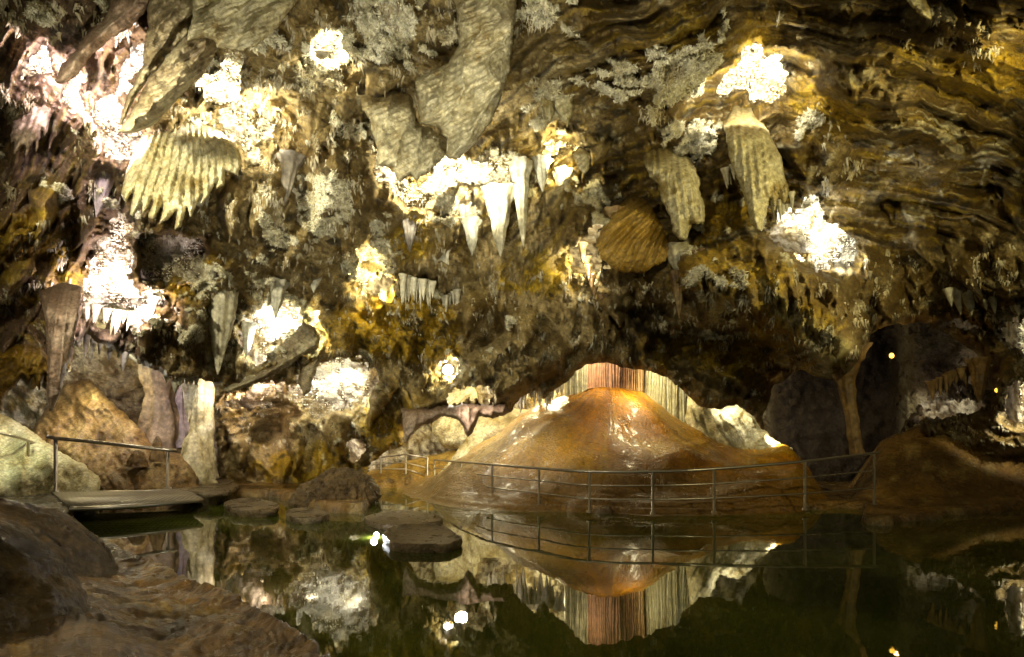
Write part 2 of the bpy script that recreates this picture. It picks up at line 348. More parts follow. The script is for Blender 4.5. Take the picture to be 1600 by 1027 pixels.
# hanging drips in relief
st = 2.0; nfx = len(np.arange(-60, 1660.1, st)); nfy = len(np.arange(-50, 800.1, st))
prot = np.zeros((nfy, nfx)); fx = PX[iy0:iy0+nfy, ix0:ix0+nfx]; fy = PY[iy0:iy0+nfy, ix0:ix0+nfx]; fb = B0[iy0:iy0+nfy, ix0:ix0+nfx]
DENS = [(300, 350, 300, 200, 1.2), (560, 400, 250, 200, 1.2), (900, 350, 250, 200, .9), (250, 520, 150, 90, 1.6), (720, 600, 120, 60, 1.6), (1150, 400, 200, 150, .7), (1500, 480, 120, 100, .9), (100, 250, 120, 200, .6), (1460, 600, 60, 60, 1.)]
nd = 0
BIG = [(520, 210, 70, 150), (470, 330, 46, 90), (380, 270, 50, 110), (430, 250, 60, 120), (560, 330, 50, 110), (690, 330, 46, 90), (610, 300, 44, 90), (870, 270, 40, 80), (1085, 390, 36, 90), (1300, 480, 60, 110), (640, 480, 44, 90), (540, 470, 60, 110), (100, 250, 60, 120), (40, 380, 50, 120), (150, 300, 40, 90), (240, 480, 44, 80), (310, 450, 44, 90), (180, 505, 40, 60), (740, 440, 40, 90), (820, 470, 46, 80), (960, 440, 50, 70), (1430, 330, 46, 80), (1500, 380, 50, 90), (1560, 250, 40, 110), (1380, 440, 40, 70), (1150, 560, 60, 60), (1050, 590, 50, 36), (480, 610, 50, 130), (390, 640, 50, 90), (540, 620, 46, 120), (600, 560, 50, 110), (330, 110, 30, 60), (600, 90, 60, 90), (540, 120, 50, 90), (1240, 200, 50, 80), (930, 200, 40, 60), (1010, 150, 50, 60)]
def stamp(x, y, w, L, lean, k=1.25, edge=.4):
    a0 = int((x-w-abs(lean)*L+60)/st); a1 = int((x+w+abs(lean)*L+60)/st)+1; b0 = int((y+50)/st); b1 = int((y+L+50)/st)+1
    a0 = max(a0, 0); b0 = max(b0, 0); a1 = min(a1, nfx); b1 = min(b1, nfy)
    if a1 <= a0 or b1 <= b0: return
    X = fx[b0:b1, a0:a1]; Y = fy[b0:b1, a0:a1]; g = G2[iy0+b0:iy0+b1, ix0+a0:ix0+a1]
    v = np.clip((Y-y)/L+.10*noise(g, 6, 82), 0, 1); hw = w*.5*(1.05-v**1.5)*(1+.35*noise(g, 5, 81))
    u = (X-x-lean*(Y-y)+w*.12*np.sin(Y*6/L+x))/hw
    q = w*k/F*fb[b0:b1, a0:a1]*np.sqrt(np.clip(1-u*u, 0, 1))*ss(v, 0, edge)*(1-.25*v)
    prot[b0:b1, a0:a1] = np.maximum(prot[b0:b1, a0:a1], q)
for x, y, w, L in BIG: stamp(x, y, w*1.15, L, (x-900)*.0005, 1.5, .55)
while nd < 1500:
    x = RNG.uniform(-40, 1640); y = RNG.uniform(-40, 720)
    p = .10
    for a, b, c, d, w in DENS: p = max(p, w*math.exp(-((x-a)/c)**2-((y-b)/d)**2))
    if RNG.rand() > p: continue
    nd += 1
    w = 5+18*RNG.rand()**2.2; L = w*RNG.uniform(1.6, 3.8); lean = (x-900)*.00055
    a0 = int((x-w-abs(lean)*L+60)/st); a1 = int((x+w+abs(lean)*L+60)/st)+1; b0 = int((y+50)/st); b1 = int((y+L+50)/st)+1
    a0 = max(a0, 0); b0 = max(b0, 0); a1 = min(a1, nfx); b1 = min(b1, nfy)
    if a1 <= a0 or b1 <= b0: continue
    X = fx[b0:b1, a0:a1]; Y = fy[b0:b1, a0:a1]
    v = np.clip((Y-y)/L, 0, 1); hw = w*.5*(1.05-v**1.6)
    u = (X-x-lean*(Y-y)+1.2*np.sin(Y*.23+x))/hw
    A = w*1.25/F*fb[b0:b1, a0:a1]
    q = A*np.sqrt(np.clip(1-u*u, 0, 1))*ss(v, 0, .4)*(1-.3*v)
    prot[b0:b1, a0:a1] = np.maximum(prot[b0:b1, a0:a1], q)
D[iy0:iy0+nfy, ix0:ix0+nfx] -= prot
# rolled lips round every opening
lip = np.clip(1+hole/13., 0, 1)
D += np.where(hole < 2, lip**2*.42, .42)
# snap the rim
def snap(PX, PY, f, st):
    gy, gx = np.gradient(f, PY[:, 0], PX[0, :])
    g2 = np.maximum(gx*gx+gy*gy, .2)
    k = np.abs(f)/np.sqrt(g2) < st*.62
    X = np.where(k, PX-f*gx/g2, PX); Y = np.where(k, PY-f*gy/g2, PY)
    return X, Y, np.where(k, 0, f)
SX, SY, f2 = snap(PX, PY, f, 2.0)
keep = (f2[:-1, :-1] >= 0) & (f2[1:, :-1] >= 0) & (f2[1:, 1:] >= 0) & (f2[:-1, 1:] >= 0)
V = at(SX, SY, D)
# --- rock colours (with shade of the right recess painted in)
def mixc(a, b, t): t = t[..., None]; return a*(1-t)+b*t
c_grey = np.array((.36, .28, .14)); c_brown = np.array((.17, .108, .03)); c_och = np.array((.40, .26, .045)); c_cream = np.array((.74, .69, .47)); c_dark = np.array((.035, .024, .009)); c_mauve = np.array((.22, .145, .10)); c_gold = np.array((.48, .34, .08))
n_a = fbm(P0, .55, 5, 61); n_b = fbm(P0, 1.3, 5, 63, .6); n_c = fbm(P0, 2.6, 4, 65, .6)
OCH = [(1150, 430, 150, 80), (1250, 520, 110, 80), (830, 430, 110, 60), (1130, 560, 130, 50), (1500, 110, 180, 70), (1300, 170, 110, 60), (60, 420, 120, 160), (1100, 60, 170, 60), (620, 520, 130, 70), (1140, 330, 50, 50), (480, 740, 130, 70), (640, 380, 80, 60), (300, 420, 80, 60), (620, 660, 80, 60), (1310, 650, 90, 90), (80, 600, 90, 60)]
oc = -.17*np.ones_like(PX)
for a, b, c, d in OCH: oc = np.maximum(oc, .38-.5*((PX-a)**2/c**2+(PY-b)**2/d**2))
col = mixc(np.broadcast_to(c_grey, P0.shape), c_brown, ss(n_b-.26*ss(-PX, -1050, -850)*ss(PX, 250, 420), -.36, .06))
col = mixc(col, c_mauve, ss(-PX, -330, -60)*.75)
col = mixc(col, c_och, ss(oc+n_a*1.0+.4*n_c, .0, .4)*.9)
col = mixc(col, c_gold, ss(oc+n_c*1.3, .25, .6)*.7)
n_d = fbm(P0, 6., 4, 66, .65); n_e = fbm(P0*np.array([1, 1, .45]), 3.2, 4, 67, .65)
col = mixc(col, c_dark, ss(n_c+.6*n_a-.2*oc, .14, .36)*.8)
col = mixc(col, c_cream, ss(n_e+.5*n_d-.15*oc, .2, .4)*.5)
col = mixc(col, c_dark, ss(-n_d-.4*n_e, .14, .4)*.6)
srt = terr(RS+6*noise(G2, 7, 68), 11)
col = mixc(col, c_cream, np.clip(w_str, 0, 1)*ss(srt+.9*n_c+.8*noise(G2, 1.2, 69), .95, 1.35)*.55)
col = mixc(col, c_dark, np.clip(w_str, 0, 1)*ss(-srt-.9*n_b, -.25, .1)*.6)
st2 = terr(R+warp*1.2+5*noise(G2, 6, 171), 23); sw = np.clip(w_str*1.3, 0, 1)
col = mixc(col, c_gold*.9, sw*ss(st2+.8*n_b, .7, 1.1)*.6)
col = mixc(col, c_dark, sw*ss(np.abs((((R+warp)/31.) % 1)-.5)+.35*n_c, .38, .52)*.75)
col = mixc(col, c_cream, pop*.8)

pale = ss(sdf_local([(1190, 440), (1250, 480), (1330, 540), (1335, 585), (1290, 585), (1240, 520), (1185, 470)], PX, PY)+edge_n*2, -5, 14)
col = mixc(col, np.array((.38, .34, .17)), pale*.8)
dk_shade = ss(sdf_local([(1200, 590), (1370, 545), (1560, 560), (1600, 640), (1420, 720), (1250, 760)], PX, PY)+edge_n*2, -5, 40)  # shade of the right hollow, darkened into the rock colour
col = mixc(col, np.array((.05, .03, .012)), dk_shade*.75)
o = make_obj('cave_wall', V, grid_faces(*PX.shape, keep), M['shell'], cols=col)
tag(o, kind='structure')
FRONT = D
def front_depth(px, py):
    i = np.clip(np.searchsorted(ys, py), 1, len(ys)-1); j = np.clip(np.searchsorted(xs, px), 1, len(xs)-1)
    return float(B0[i, j])
# crusts of needle crystals, far too many to count
def crust(name, P, n, mat, smin, smax, down, seed):
    g = np.random.RandomState(seed); k = g.randint(0, len(P), n); p = P[k]+g.normal(0, .012, (n, 3))
    eye = np.array([0, 0, 2.]); d = eye-p; d /= np.linalg.norm(d, axis=1)[:, None]
    d = d+g.normal(0, .75, (n, 3)); d[:, 2] -= down; d /= np.linalg.norm(d, axis=1)[:, None]
    a = np.cross(d, g.normal(0, 1, (n, 3))); a /= np.linalg.norm(a, axis=1)[:, None]; b_ = np.cross(d, a)
    l = smin+(smax-smin)*g.rand(n)**2; w = l*(.12+.16*g.rand(n)); V = np.zeros((n, 4, 3))
    for i in range(3):
        t = 2*math.pi*i/3; V[:, i] = p-d*l[:, None]*.15+(a*math.cos(t)+b_*math.sin(t))*w[:, None]
    V[:, 3] = p+d*l[:, None]
    i = np.arange(n)[:, None]*4; Fc = np.concatenate([np.concatenate([i+x, i+y, i+3], 1) for x, y in ((0, 1), (1, 2), (2, 0))])
    o = make_obj(name, V, Fc, mat, smooth=False); o['kind'] = 'stuff'; return o
inf = (PX > -50) & (PX < 1650) & (PY > -45) & (PY < 700) & (f > 4)
cand = V[(pop > .4) & inf]
crust('crystal_crust', cand, 105000, M['crys'], .02, .085, .1, 5)
cand = V[inf & (n_e+.6*n_d > .16) & (w_str < .42)]
crust('drip_crust', cand, 16000, M['crysd'], .04, .17, 3.2, 6)
# ------------------------------------------------------------------ rear rock behind the openings
bx = np.arange(-300, 1901, 4.); by = np.arange(-220, 800, 4.)
QX, QY = np.meshgrid(bx, by); b = base_depth(QX, QY)
BK = b+1.7
ch = ss(QX, 560, 680)*ss(-QX, -1290, -1200)*ss(QY, 330, 480)
BK = BK*(1-ch)+21.*ch
lf = ss(-QX, -420, -330)*ss(QY, 470, 560); BK = BK*(1-lf)+(16.5+1.5*ss(QX, 60, 300))*lf
rt = ss(QX, 1170, 1230)*ss(QY, 420, 500)*ss(-QX, -1600, -1560); BK = BK*(1-rt)+(18.5-2.2*ss(QX, 1380, 1440))*rt
pin = np.exp(-((QY-462)/16.)**2)*ss(QX, 1180, 1240)*ss(-QX, -1560, -1500)  # hidden pinch of the rear rock, added to block lamp spill into the void
Dq = D[np.clip(np.searchsorted(ys, QY), 0, len(ys)-1), np.clip(np.searchsorted(xs, QX), 0, len(xs)-1)]; BK = BK*(1-pin)+(Dq+.06)*pin
Q0 = at(QX, QY, BK); H2 = np.stack([QX/100., QY/100., QX*0], -1)
BK += (1-pin)*(.5*fbm(Q0, .6, 3, 71)-.45*ridged(Q0, 1.1, 4, 73)-.30*(1-worley(Q0, 4.0, 75))-.14*(1-worley(Q0, 9, 76)))
bc = mixc(np.broadcast_to(np.array((.50, .45, .33)), Q0.shape), np.array((.13, .085, .035)), ss(fbm(Q0, 2.0, 5, 77, .75), -.04, .08)*.95)
bc = mixc(bc, np.array((.34, .24, .08)), ss(fbm(Q0, .8, 4, 78), .0, .3)*.6)
bc = mixc(bc, np.array((.05, .028, .008)), ss(QX, 1180, 1215)*ss(-QX, -1425, -1400)*ss(QY, 430, 500)*.97)  # unlit look of the right void painted as near-black rock
bc = mixc(bc, np.array((.10, .065, .03)), ss(QX, 1400, 1425)*ss(-QX, -1560, -1550)*ss(QY, 430, 500)*ss(-QY, -625, -605)*.9)  # weaker painted darkness further right in the void
bc = mixc(bc, np.array((.15, .10, .045)), ss(QX, 60, 160)*ss(-QX, -345, -330)*ss(QY, 520, 600)*.7)
ck = (QX > 0) & (QX < 1600) & (QY > 20) & (QY < 660) & (ch+lf+rt < .05)
crust('crystal_crust', at(QX, QY, BK)[ck], 110000, M['crys'], .03, .13, .0, 7)
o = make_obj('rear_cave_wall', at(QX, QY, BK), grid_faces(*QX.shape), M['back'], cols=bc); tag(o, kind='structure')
# ------------------------------------------------------------------ lamps
def lamp(p, e, c=WARM, r=.12, kind='POINT', to=None, ang=60, name='lamp_or_fill_light'):
    l = bpy.data.lights.new(name, kind); l.energy = e; l.color = c; l.shadow_soft_size = r
    o = bpy.data.objects.new(name, l); COL.objects.link(o); o.location = p
    if kind == 'SPOT':
        l.spot_size = math.radians(ang); l.spot_blend = .6
        from mathutils import Vector
        o.rotation_euler = (Vector(to)-Vector(p)).to_track_quat('-Z', 'Y').to_euler()
    return o
for poly, e, c in HOLES:
    a = np.array(poly, float); cx, cy = a.mean(0); w = a[:, 0].max()-a[:, 0].min()
    Yf = base_depth(np.array([cx]), np.array([cy]))[0]
    ns = 2 if w > 90 else 1
    for k in range(ns):
        x = cx if ns == 1 else a[:, 0].min()+w*(.27+.46*k)
        sz = min(w, a[:, 1].max()-a[:, 1].min())
        p = at(x, cy-6, Yf+.5); q = at(x, cy-10, Yf+3.)
        lamp(tuple(p), e*(3.8 if e > 30 else 1.5)/ns, c, .1, 'SPOT', tuple(q), 165)
        if e > 25:                                     # an added unseen lamp low in front of the hollow washes its rim
            p = at(x+6, cy+sz*.25+4, Yf-.9); q = at(x, cy-10, Yf+1.0)
            lamp(tuple(p), e*2.3/ns, c, .06, 'SPOT', tuple(q), 135)
# ------------------------------------------------------------------ hanging sheets
def sheet(name, poly, Y0, T, mat, label=None, cat=None, gx=0, gy=0, flute=None, Redge=26, step=2.0, jag=1.0, parent=None, seed=0, group=None, bow=0, ridge=.6, bury=.9, bfrac=.3, rg=.35):
    xs_ = [p[0] for p in poly]; ys_ = [p[1] for p in poly]
    X, Y = np.meshgrid(np.arange(min(xs_)-8, max(xs_)+9, step), np.arange(min(ys_)-8, max(ys_)+9, step))
    G = np.stack([X/100., Y/100., X*0+seed*3.3], -1)
    f = sdf(poly, X, Y)+jag*(3.2*noise(G, 2.4, 2)+2.6*noise(G, 6, 3)+1.8*noise(G, 14, 4))
    X2, Y2, f2 = snap(X, Y, f, step)
    kp = (f2[:-1, :-1] >= 0) & (f2[1:, :-1] >= 0) & (f2[1:, 1:] >= 0) & (f2[:-1, 1:] >= 0)
    d = np.clip(f2/Redge, 0, 1); t = T*np.sqrt(np.clip(1-(1-d)**2, 0, 1))
    cx = (min(xs_)+max(xs_))/2; cy = (min(ys_)+max(ys_))/2
    base = Y0+gx*(X-cx)+gy*(Y-cy)+bow*((X-cx)/(max(xs_)-cx+1))**2+T*.9*fbm(G, 1.6, 3, 9+seed)
    vv = (Y-min(ys_))/(max(ys_)-min(ys_)); base = base+bury*(1-ss(vv, 0, bfrac))-.25*ss(vv, .3, 1)
    disp = 0
    if flute:
        for fl in flute:
            if len(fl) == 4: c = np.degrees(np.arctan2(X-fl[0], Y-fl[1])); per, amp = fl[2], fl[3]; c = c+per*.9*fbm(G, 1.1, 3, 14)
            else:
                ang, per, amp = fl
                a = math.radians(ang); c = (X-cx)*math.cos(a)+(Y-cy)*math.sin(a)
                c = c+per*1.1*fbm(G, .9, 2, 14)+per*.35*noise(G, 4., 15)
            q = 1-np.abs(np.sin(math.pi*c/per))**ridge
            disp = disp+amp*q*(.6+.8*np.clip(noise(G, 2.3, 16)+.4, 0, 1))
    disp = disp+T*.10*fbm(G, 8, 3, 19)
    pal = PAL[mat.name]; c0, c1, c2 = [np.array(c) for c in pal]
    tn = fbm(G, 2.2, 5, 23+seed, .65); tb = (X-cx)*.5+(Y-cy)*.87+16*noise(G, 1.6, 24)+5*noise(G, 5, 26)
    tint = mixc(np.broadcast_to(c1, G.shape), c2, ss(tn, -.1, .3)); tint = mixc(tint, c0, ss(-tn+.25*noise(G, 9, 25), .08, .34)*.9)
    tint = mixc(tint, c0, ss(np.abs(((tb/9.) % 1)-.5)+.22*noise(G, 4, 27), .36, .5)*.6); tint = mixc(tint, c2, ss(np.abs((((tb+3)/4.2) % 1)-.5)+.3*noise(G, 3, 31), .34, .5)*.4); disp = disp+.022*np.abs(((tb/9.) % 1)-.5)
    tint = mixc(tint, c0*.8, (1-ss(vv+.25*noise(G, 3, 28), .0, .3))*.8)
    disp = disp+rg*(.16*ridged(G, 3.2, 4, 29)+.05*(1-worley(G, 9., 30)))
    m = np.clip(f2/5., 0, 1)
    Vf = at(X2, Y2, base-t-disp*m); Vb = at(X2, Y2, base+t*.9)
    n = X.size; q = grid_faces(*X.shape, kp)
    # boundary stitch: both skins meet because t is zero on the snapped rim; leftovers are closed with a skirt
    Fc = np.concatenate([q, q[:, ::-1]+n])
    e = {}
    for r in q:
        for a_, b_ in ((0, 1), (1, 2), (2, 3), (3, 0)):
            e[(r[a_], r[b_])] = 1
    sk = [(b_, a_, a_+n, b_+n) for (a_, b_) in e if (b_, a_) not in e]
    Fc = np.concatenate([Fc, np.array(sk)])
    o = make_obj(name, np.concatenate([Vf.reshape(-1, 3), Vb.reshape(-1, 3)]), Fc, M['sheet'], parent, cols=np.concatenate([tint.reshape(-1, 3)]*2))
    if label: tag(o, label, cat, group)
    return o
def teeth(x0, y0, x1, y1, n, ln, lean=0, var=.5, seed=1):
    """zigzag of pointed teeth from (x0,y0) to (x1,y1)"""
    r = random.Random(seed); out = []
    for i in range(n):
        t0 = i/n; t1 = (i+.5)/n
        out.append((x0+(x1-x0)*t0, y0+(y1-y0)*t0))
        l = ln*(1-var*r.random())
        out.append((x0+(x1-x0)*t1+lean*l, y0+(y1-y0)*t1+l))
    out.append((x1, y1)); return out
def spike(name, top, tip, Y, r0, mat, label=None, cat=None, parent=None, flutes=7, fa=.12, bend=0, prof=None, seed=0, n=30, m=48, group=None, dY=0, flare=0):
    """fluted tapering body of rock; top and tip in photo coordinates at distance Y; r0 in photo pixels"""
    A = at(top[0], top[1], Y); Bp = at(tip[0], tip[1], Y+dY); ax = Bp-A
    r = r0/F*Y; V = []
    ph = seed*1.7
    for i in range(m+1):
        t = i/m
        if prof is None: k = (1-t**1.5)**.85
        else: k = float(np.interp(t, [p[0] for p in prof], [p[1] for p in prof]))
        k = k+flare*max(0, 1-t*6)
        c = A+ax*t+np.array([bend*math.sin(math.pi*t*.9), 0, 0])*np.linalg.norm(ax)
        for j in range(n):
            a = 2*math.pi*j/n
            V.append((c[0]+r*k*math.cos(a), c[1]+r*k*math.sin(a), c[2], a, t, k))
    V = np.array(V); P = V[:, :3]
    nn = 1+fa*np.cos(V[:, 3]*flutes+ph+2*noise(np.stack([V[:, 4]*2, V[:, 3]*0+seed, V[:, 3]*0], -1), 1, 3))+.40*fbm(P+seed*7.7, .9/r*.35, 4, 5, .6)+.14*fbm(P, 7., 4, 6, .65)+.05*np.sin(V[:, 4]*(9+seed % 5)+3*noise(P, 2, 9))
    cen = np.repeat(P.reshape(m+1, n, 3).mean(1), n, 0)
    P = cen+(P-cen)*nn[:, None]
    P[:, 2] += .12*r*noise(P, 3/r*.3, 8)
    i = np.arange((m+1)*n).reshape(m+1, n)
    q = np.stack([i[:-1], np.roll(i[:-1], -1, 1), np.roll(i[1:], -1, 1), i[1:]], -1).reshape(-1, 4)
    o = make_obj(name, P, q[:, ::-1], mat, parent)
    if label: tag(o, label, cat, group)
    return o
# big wings on the roof
sheet('drapery', [(300, -40), (470, -40), (462, 5), (440, 40), (405, 68), (375, 79), (340, 74), (335, 62), (318, 58), (292, 64), (300, 30)], 6.9, .2, M['drape'], 'pale veined leaf shaped drapery at the top edge, above the long dark wing', 'drapery', gx=.004, gy=.006, flute=[(50, 34, .12), (70, 8, .04)], bury=.1, rg=.1, seed=1)
sheet('drapery', [(290, 55), (335, 52), (345, 70), (330, 100), (300, 135), (270, 165), (240, 195), (210, 208), (186, 207), (196, 186), (215, 160), (235, 120), (262, 85)], 7.3, .28, M['drape_d'], 'long grey wing shaped drapery with a rounded tip hanging before bright niches, upper left', 'drapery', gx=.003, gy=.004, flute=[(35, 34, .12), (60, 8, .045)], bury=.1, rg=.15, seed=2)
sheet('drapery', [(236, -40), (312, -40), (306, 20), (292, 60), (262, 90), (238, 120), (212, 150), (192, 190), (186, 200), (200, 150), (222, 100), (228, 50)], 7.6, .3, M['drape_d'], 'dark brown ribbed drapery behind the long grey wing, upper left', 'drapery', flute=[(40, 22, .09)], bury=.1, seed=3)
sheet('drapery', [(180, -40), (250, -40), (238, 5), (205, 45), (165, 65), (140, 90), (120, 120), (100, 132), (84, 128), (95, 105), (130, 60), (165, 20)], 7.7, .3, M['drape_p'], 'pinkish diagonal rock blade crossing the upper left corner', 'drapery', flute=[(45, 20, .06)], bury=.1, rg=.2, seed=4)
sheet('drapery', [(55, 120), (85, 115), (98, 130), (88, 160), (80, 185), (70, 215)] + [(66, 205), (56, 245), (54, 222), (40, 248), (38, 228), (20, 246), (22, 220), (14, 240), (20, 190), (40, 160)], 8.5, .16, M['drape_p'], 'small toothed brown drapery near the left edge below a bright pink niche', 'drapery', flute=[(20, 12, .05)], seed=5)
comb = [(232, 190), (262, 165), (288, 172), (318, 190), (345, 205), (372, 232), (378, 250)]
tips = [(372, 275), (352, 268), (350, 290), (337, 296), (338, 282), (325, 310), (312, 322), (315, 305), (303, 330), (298, 345), (292, 325), (284, 355), (271, 362), (276, 330), (262, 345), (248, 350), (254, 320), (243, 343), (231, 340), (238, 315), (222, 338), (220, 322), (208, 340), (202, 335), (208, 300), (196, 318), (188, 300), (200, 262), (214, 225)]
sheet('drapery', comb+tips, 8.9, .2, M['cream'], 'comb shaped cream drapery with many long pointed teeth, upper left', 'drapery', gy=-.002, flute=[(310, 40, 3.1, .14), (310, 40, 1.1, .05)], rg=.15, jag=.4, seed=6, Redge=14)
sheet('drapery', [(690, -40), (815, -40), (800, 40), (802, 80), (792, 130), (775, 170), (765, 195), (742, 225), (715, 250), (700, 246), (698, 215), (686, 200), (655, 195), (652, 150), (645, 125), (668, 112), (700, 100), (715, 70), (712, 20)], 7.4, .38, M['drape'], 'largest pale wing of layered rock hanging at upper centre, tip pointing down', 'drapery', gx=-.002, gy=.002, flute=[(28, 48, .18), (64, 9, .05)], bury=.1, rg=.18, Redge=50, seed=7, bow=-.2)
sheet('drapery', [(560, 150), (600, 140), (640, 150), (655, 195), (672, 200), (697, 222), (698, 240), (672, 270), (650, 284), (642, 270), (625, 286), (612, 262), (592, 258), (586, 215), (572, 180)], 8.3, .3, M['drape'], 'brownish folded drapery left of and behind the largest wing', 'drapery', flute=[(15, 34, .16), (62, 9, .05)], bury=.4, rg=.18, Redge=36, seed=8)
sheet('drapery', [(836, 112), (862, 118), (868, 150), (866, 185), (858, 198), (846, 170), (840, 140)], 9.2, .1, M['cream'], 'narrow curled drapery, left one of a pair above the bright yellow gap', 'drapery', flute=[(10, 9, .05)], seed=9, Redge=10)
sheet('drapery', [(862, 108), (888, 115), (898, 140), (896, 165), (888, 196), (878, 190), (864, 160), (858, 130)], 9.1, .13, M['cream'], 'wider curled drapery, right one of a pair above the bright yellow gap', 'drapery', flute=[(10, 10, .05)], seed=10, Redge=12)
sheet('drapery', [(893, 240), (908, 228), (920, 240), (921, 262), (913, 276), (902, 262)], 9.9, .1, M['drape'], 'small dark leaf shaped drapery just right of the bright yellow gap', 'drapery', flute=[(0, 8, .04)], seed=11, Redge=9)
sheet('drapery', [(1145, 160), (1175, 168), (1200, 205), (1222, 250), (1232, 300), (1226, 322), (1216, 302), (1212, 335), (1204, 312), (1196, 345), (1190, 362), (1180, 362), (1172, 345), (1165, 315), (1152, 280), (1142, 250), (1130, 200)], 9.4, .34, M['cream'], 'tall fluted tusk shaped drapery with its tip over bright rock, right of centre', 'drapery', flute=[(1100, -300, 1.25, .09), (1100, -300, .45, .035)], seed=12, Redge=36, jag=1.0)
sheet('drapery', [(1005, 235), (1040, 225), (1078, 245), (1095, 290), (1102, 330), (1098, 352), (1082, 350), (1072, 378), (1058, 376), (1046, 340), (1030, 300), (1012, 270)], 9.7, .45, M['cream'], 'thick ribbed cream drapery with a blunt end, left of the tall tusk', 'drapery', flute=[(1010, -200, 1.3, .11), (1010, -200, .5, .04)], seed=13, Redge=36, jag=1.6)
sheet('shell_drapery', [(985, 300), (1010, 312), (1035, 350), (1048, 380), (1040, 408), (1005, 428), (965, 425), (938, 405), (930, 385), (938, 358), (960, 335)], 10.0, .34, M['ochre'], 'brown clam shaped formation with fanned ridges at centre right', 'rock formation', flute=[(1080, 270, 5.5, .2), (1080, 270, 1.6, .03)], seed=14, rg=0.12, Redge=34)
sheet('drapery', [(60, 455), (100, 440), (128, 448), (122, 500), (108, 560), (95, 610), (84, 640), (76, 645), (72, 620), (74, 560), (70, 500)], 8.9, .26, M['drape_p'], 'long dark fluted tusk hanging left of the brightest left glare', 'drapery', flute=[(230, -500, .8, .14)], seed=15, Redge=22, jag=.4)
sheet('drapery', [(-60, 520), (20, 530), (60, 540), (78, 560), (76, 600)] + [(70, 585), (62, 612), (52, 590), (46, 602), (36, 588), (26, 600), (14, 612), (4, 640), (-10, 650), (-60, 650)], 9.2, .25, M['ochre'], 'brown toothed rock curtain at the left edge beside the dark tusk', 'drapery', flute=[(14, 14, .06)], seed=16, rg=0.8, jag=.6)
sheet('drapery', [(1398, -30), (1436, -30), (1452, 12), (1459, 34), (1440, 26), (1418, 8)], 7.0, .08, M['cream'], 'thin pale blade poking down from the top edge at upper right', 'drapery', flute=[(-50, 8, .02)], seed=17, Redge=8)
sheet('drapery', [(1186, 390), (1215, 385), (1240, 410), (1240, 440), (1200, 425)], 9.8, .15, M['ochre'], 'small brown rock fin under the tip of the tall tusk', 'rock fin', seed=18)
sheet('drapery', [(486, 84), (505, 74), (520, 86), (524, 112), (505, 130), (484, 122), (472, 104)], 8.6, .14, M['drape_d'], 'small dark rounded flake before the white niche, left of the wings', 'rock flake', seed=19, Redge=12)
sheet('drapery', [(415, 575), (440, 540), (472, 505), (492, 510), (500, 530), (496, 548), (470, 560), (440, 580), (405, 598), (360, 612), (345, 610), (380, 595)], 12.0, .25, M['drape_d'], 'dark slanting rock blade between two crystal lit hollows, left of centre', 'rock blade', flute=[(60, 15, .08)], seed=20, rg=1.0, bury=0, Redge=18)
sheet('drapery', [(470, 570), (492, 560), (502, 548), (496, 580), (484, 610), (475, 625), (466, 600)], 12.4, .16, M['drape_d'], 'dark hook shaped rock blade hanging before the lower crystal hollow', 'rock blade', flute=[(20, 10, .05)], seed=21, bury=0, Redge=10)
sheet('drapery', [(630, 640), (690, 636), (730, 632), (790, 632), (800, 642), (770, 655), (748, 650), (740, 672), (732, 682), (724, 664), (716, 652), (690, 650), (660, 665), (648, 680), (636, 690), (628, 670)], 12.6, .3, M['drape_p'], 'dark purple brown toothed rock lip left of the orange cone', 'rock lip', flute=[(15, 16, .10)], seed=22, rg=1.0, bury=0, Redge=14)
# cream stalactites
SPK = [((778, 300), (782, 402), 10.4, 19, 'cream', 'broad cream stalactite, larger of the two bright ones at the centre'),
 ((812, 255), (818, 388), 10.2, 13, 'cream', 'slender cream stalactite just right of the broad one at the centre'),
 ((690, 372), (692, 427), 11.2, 17, 'drape', 'short stubby grey stalactite left of the broad centre one'),
 ((495, 405), (490, 458), 11.0, 14, 'drape', 'short grey stalactite between the crystal patches, left of centre'),
 ((352, 425), (340, 586), 11.6, 22, 'cream', 'long pale stalactite hanging just above and right of the tall column'),
 ((345, 430), (334, 500), 11.5, 8, 'cream', 'thin stalactite alongside the top of the long pale one'),
 ((290, 470), (278, 500), 11.4, 9, 'cream', 'small pale stalactite midway between the left glare and the long pale one'),
 ((288, 500), (278, 560), 11.9, 11, 'cream', 'pale stalactite hanging above the short dark column'),
 ((365, 380), (358, 450), 11.0, 7, 'cream', 'thin bright stalactite above the long pale one'),
 ((1055, 388), (1062, 432), 9.9, 17, 'cream', 'blunt pale knob stalactite under the thick ribbed drapery'),
 ((880, 268), (874, 350), 10.6, 11, 'drape', 'grey stalactite right of the bright centre band'),
 ((845, 250), (848, 300), 10.3, 12, 'drape', 'small dark stalactite beneath the bright yellow gap'),
 ((296, 600), (294, 660), 14.0, 9, 'cream', 'small pale stalactite just left of the tall column'),
 ((1312, 540), (1340, 712), 12.7, 9, 'ochre', 'thin brown drip column trailing down the dark right hand wall'),
 ((1528, 560), (1530, 632), 12.5, 12, 'ochre', 'knobbly brown stalactite above the violet cavity at far right'),
 ((1058, 425), (1062, 500), 9.9, 9, 'ochre', 'thin brown trickle of rock beneath the blunt pale knob'),
 ((420, 180), (424, 190), 9.5, 8, 'drape_d', 'tiny dark nub beside the white niche left of the wings')]
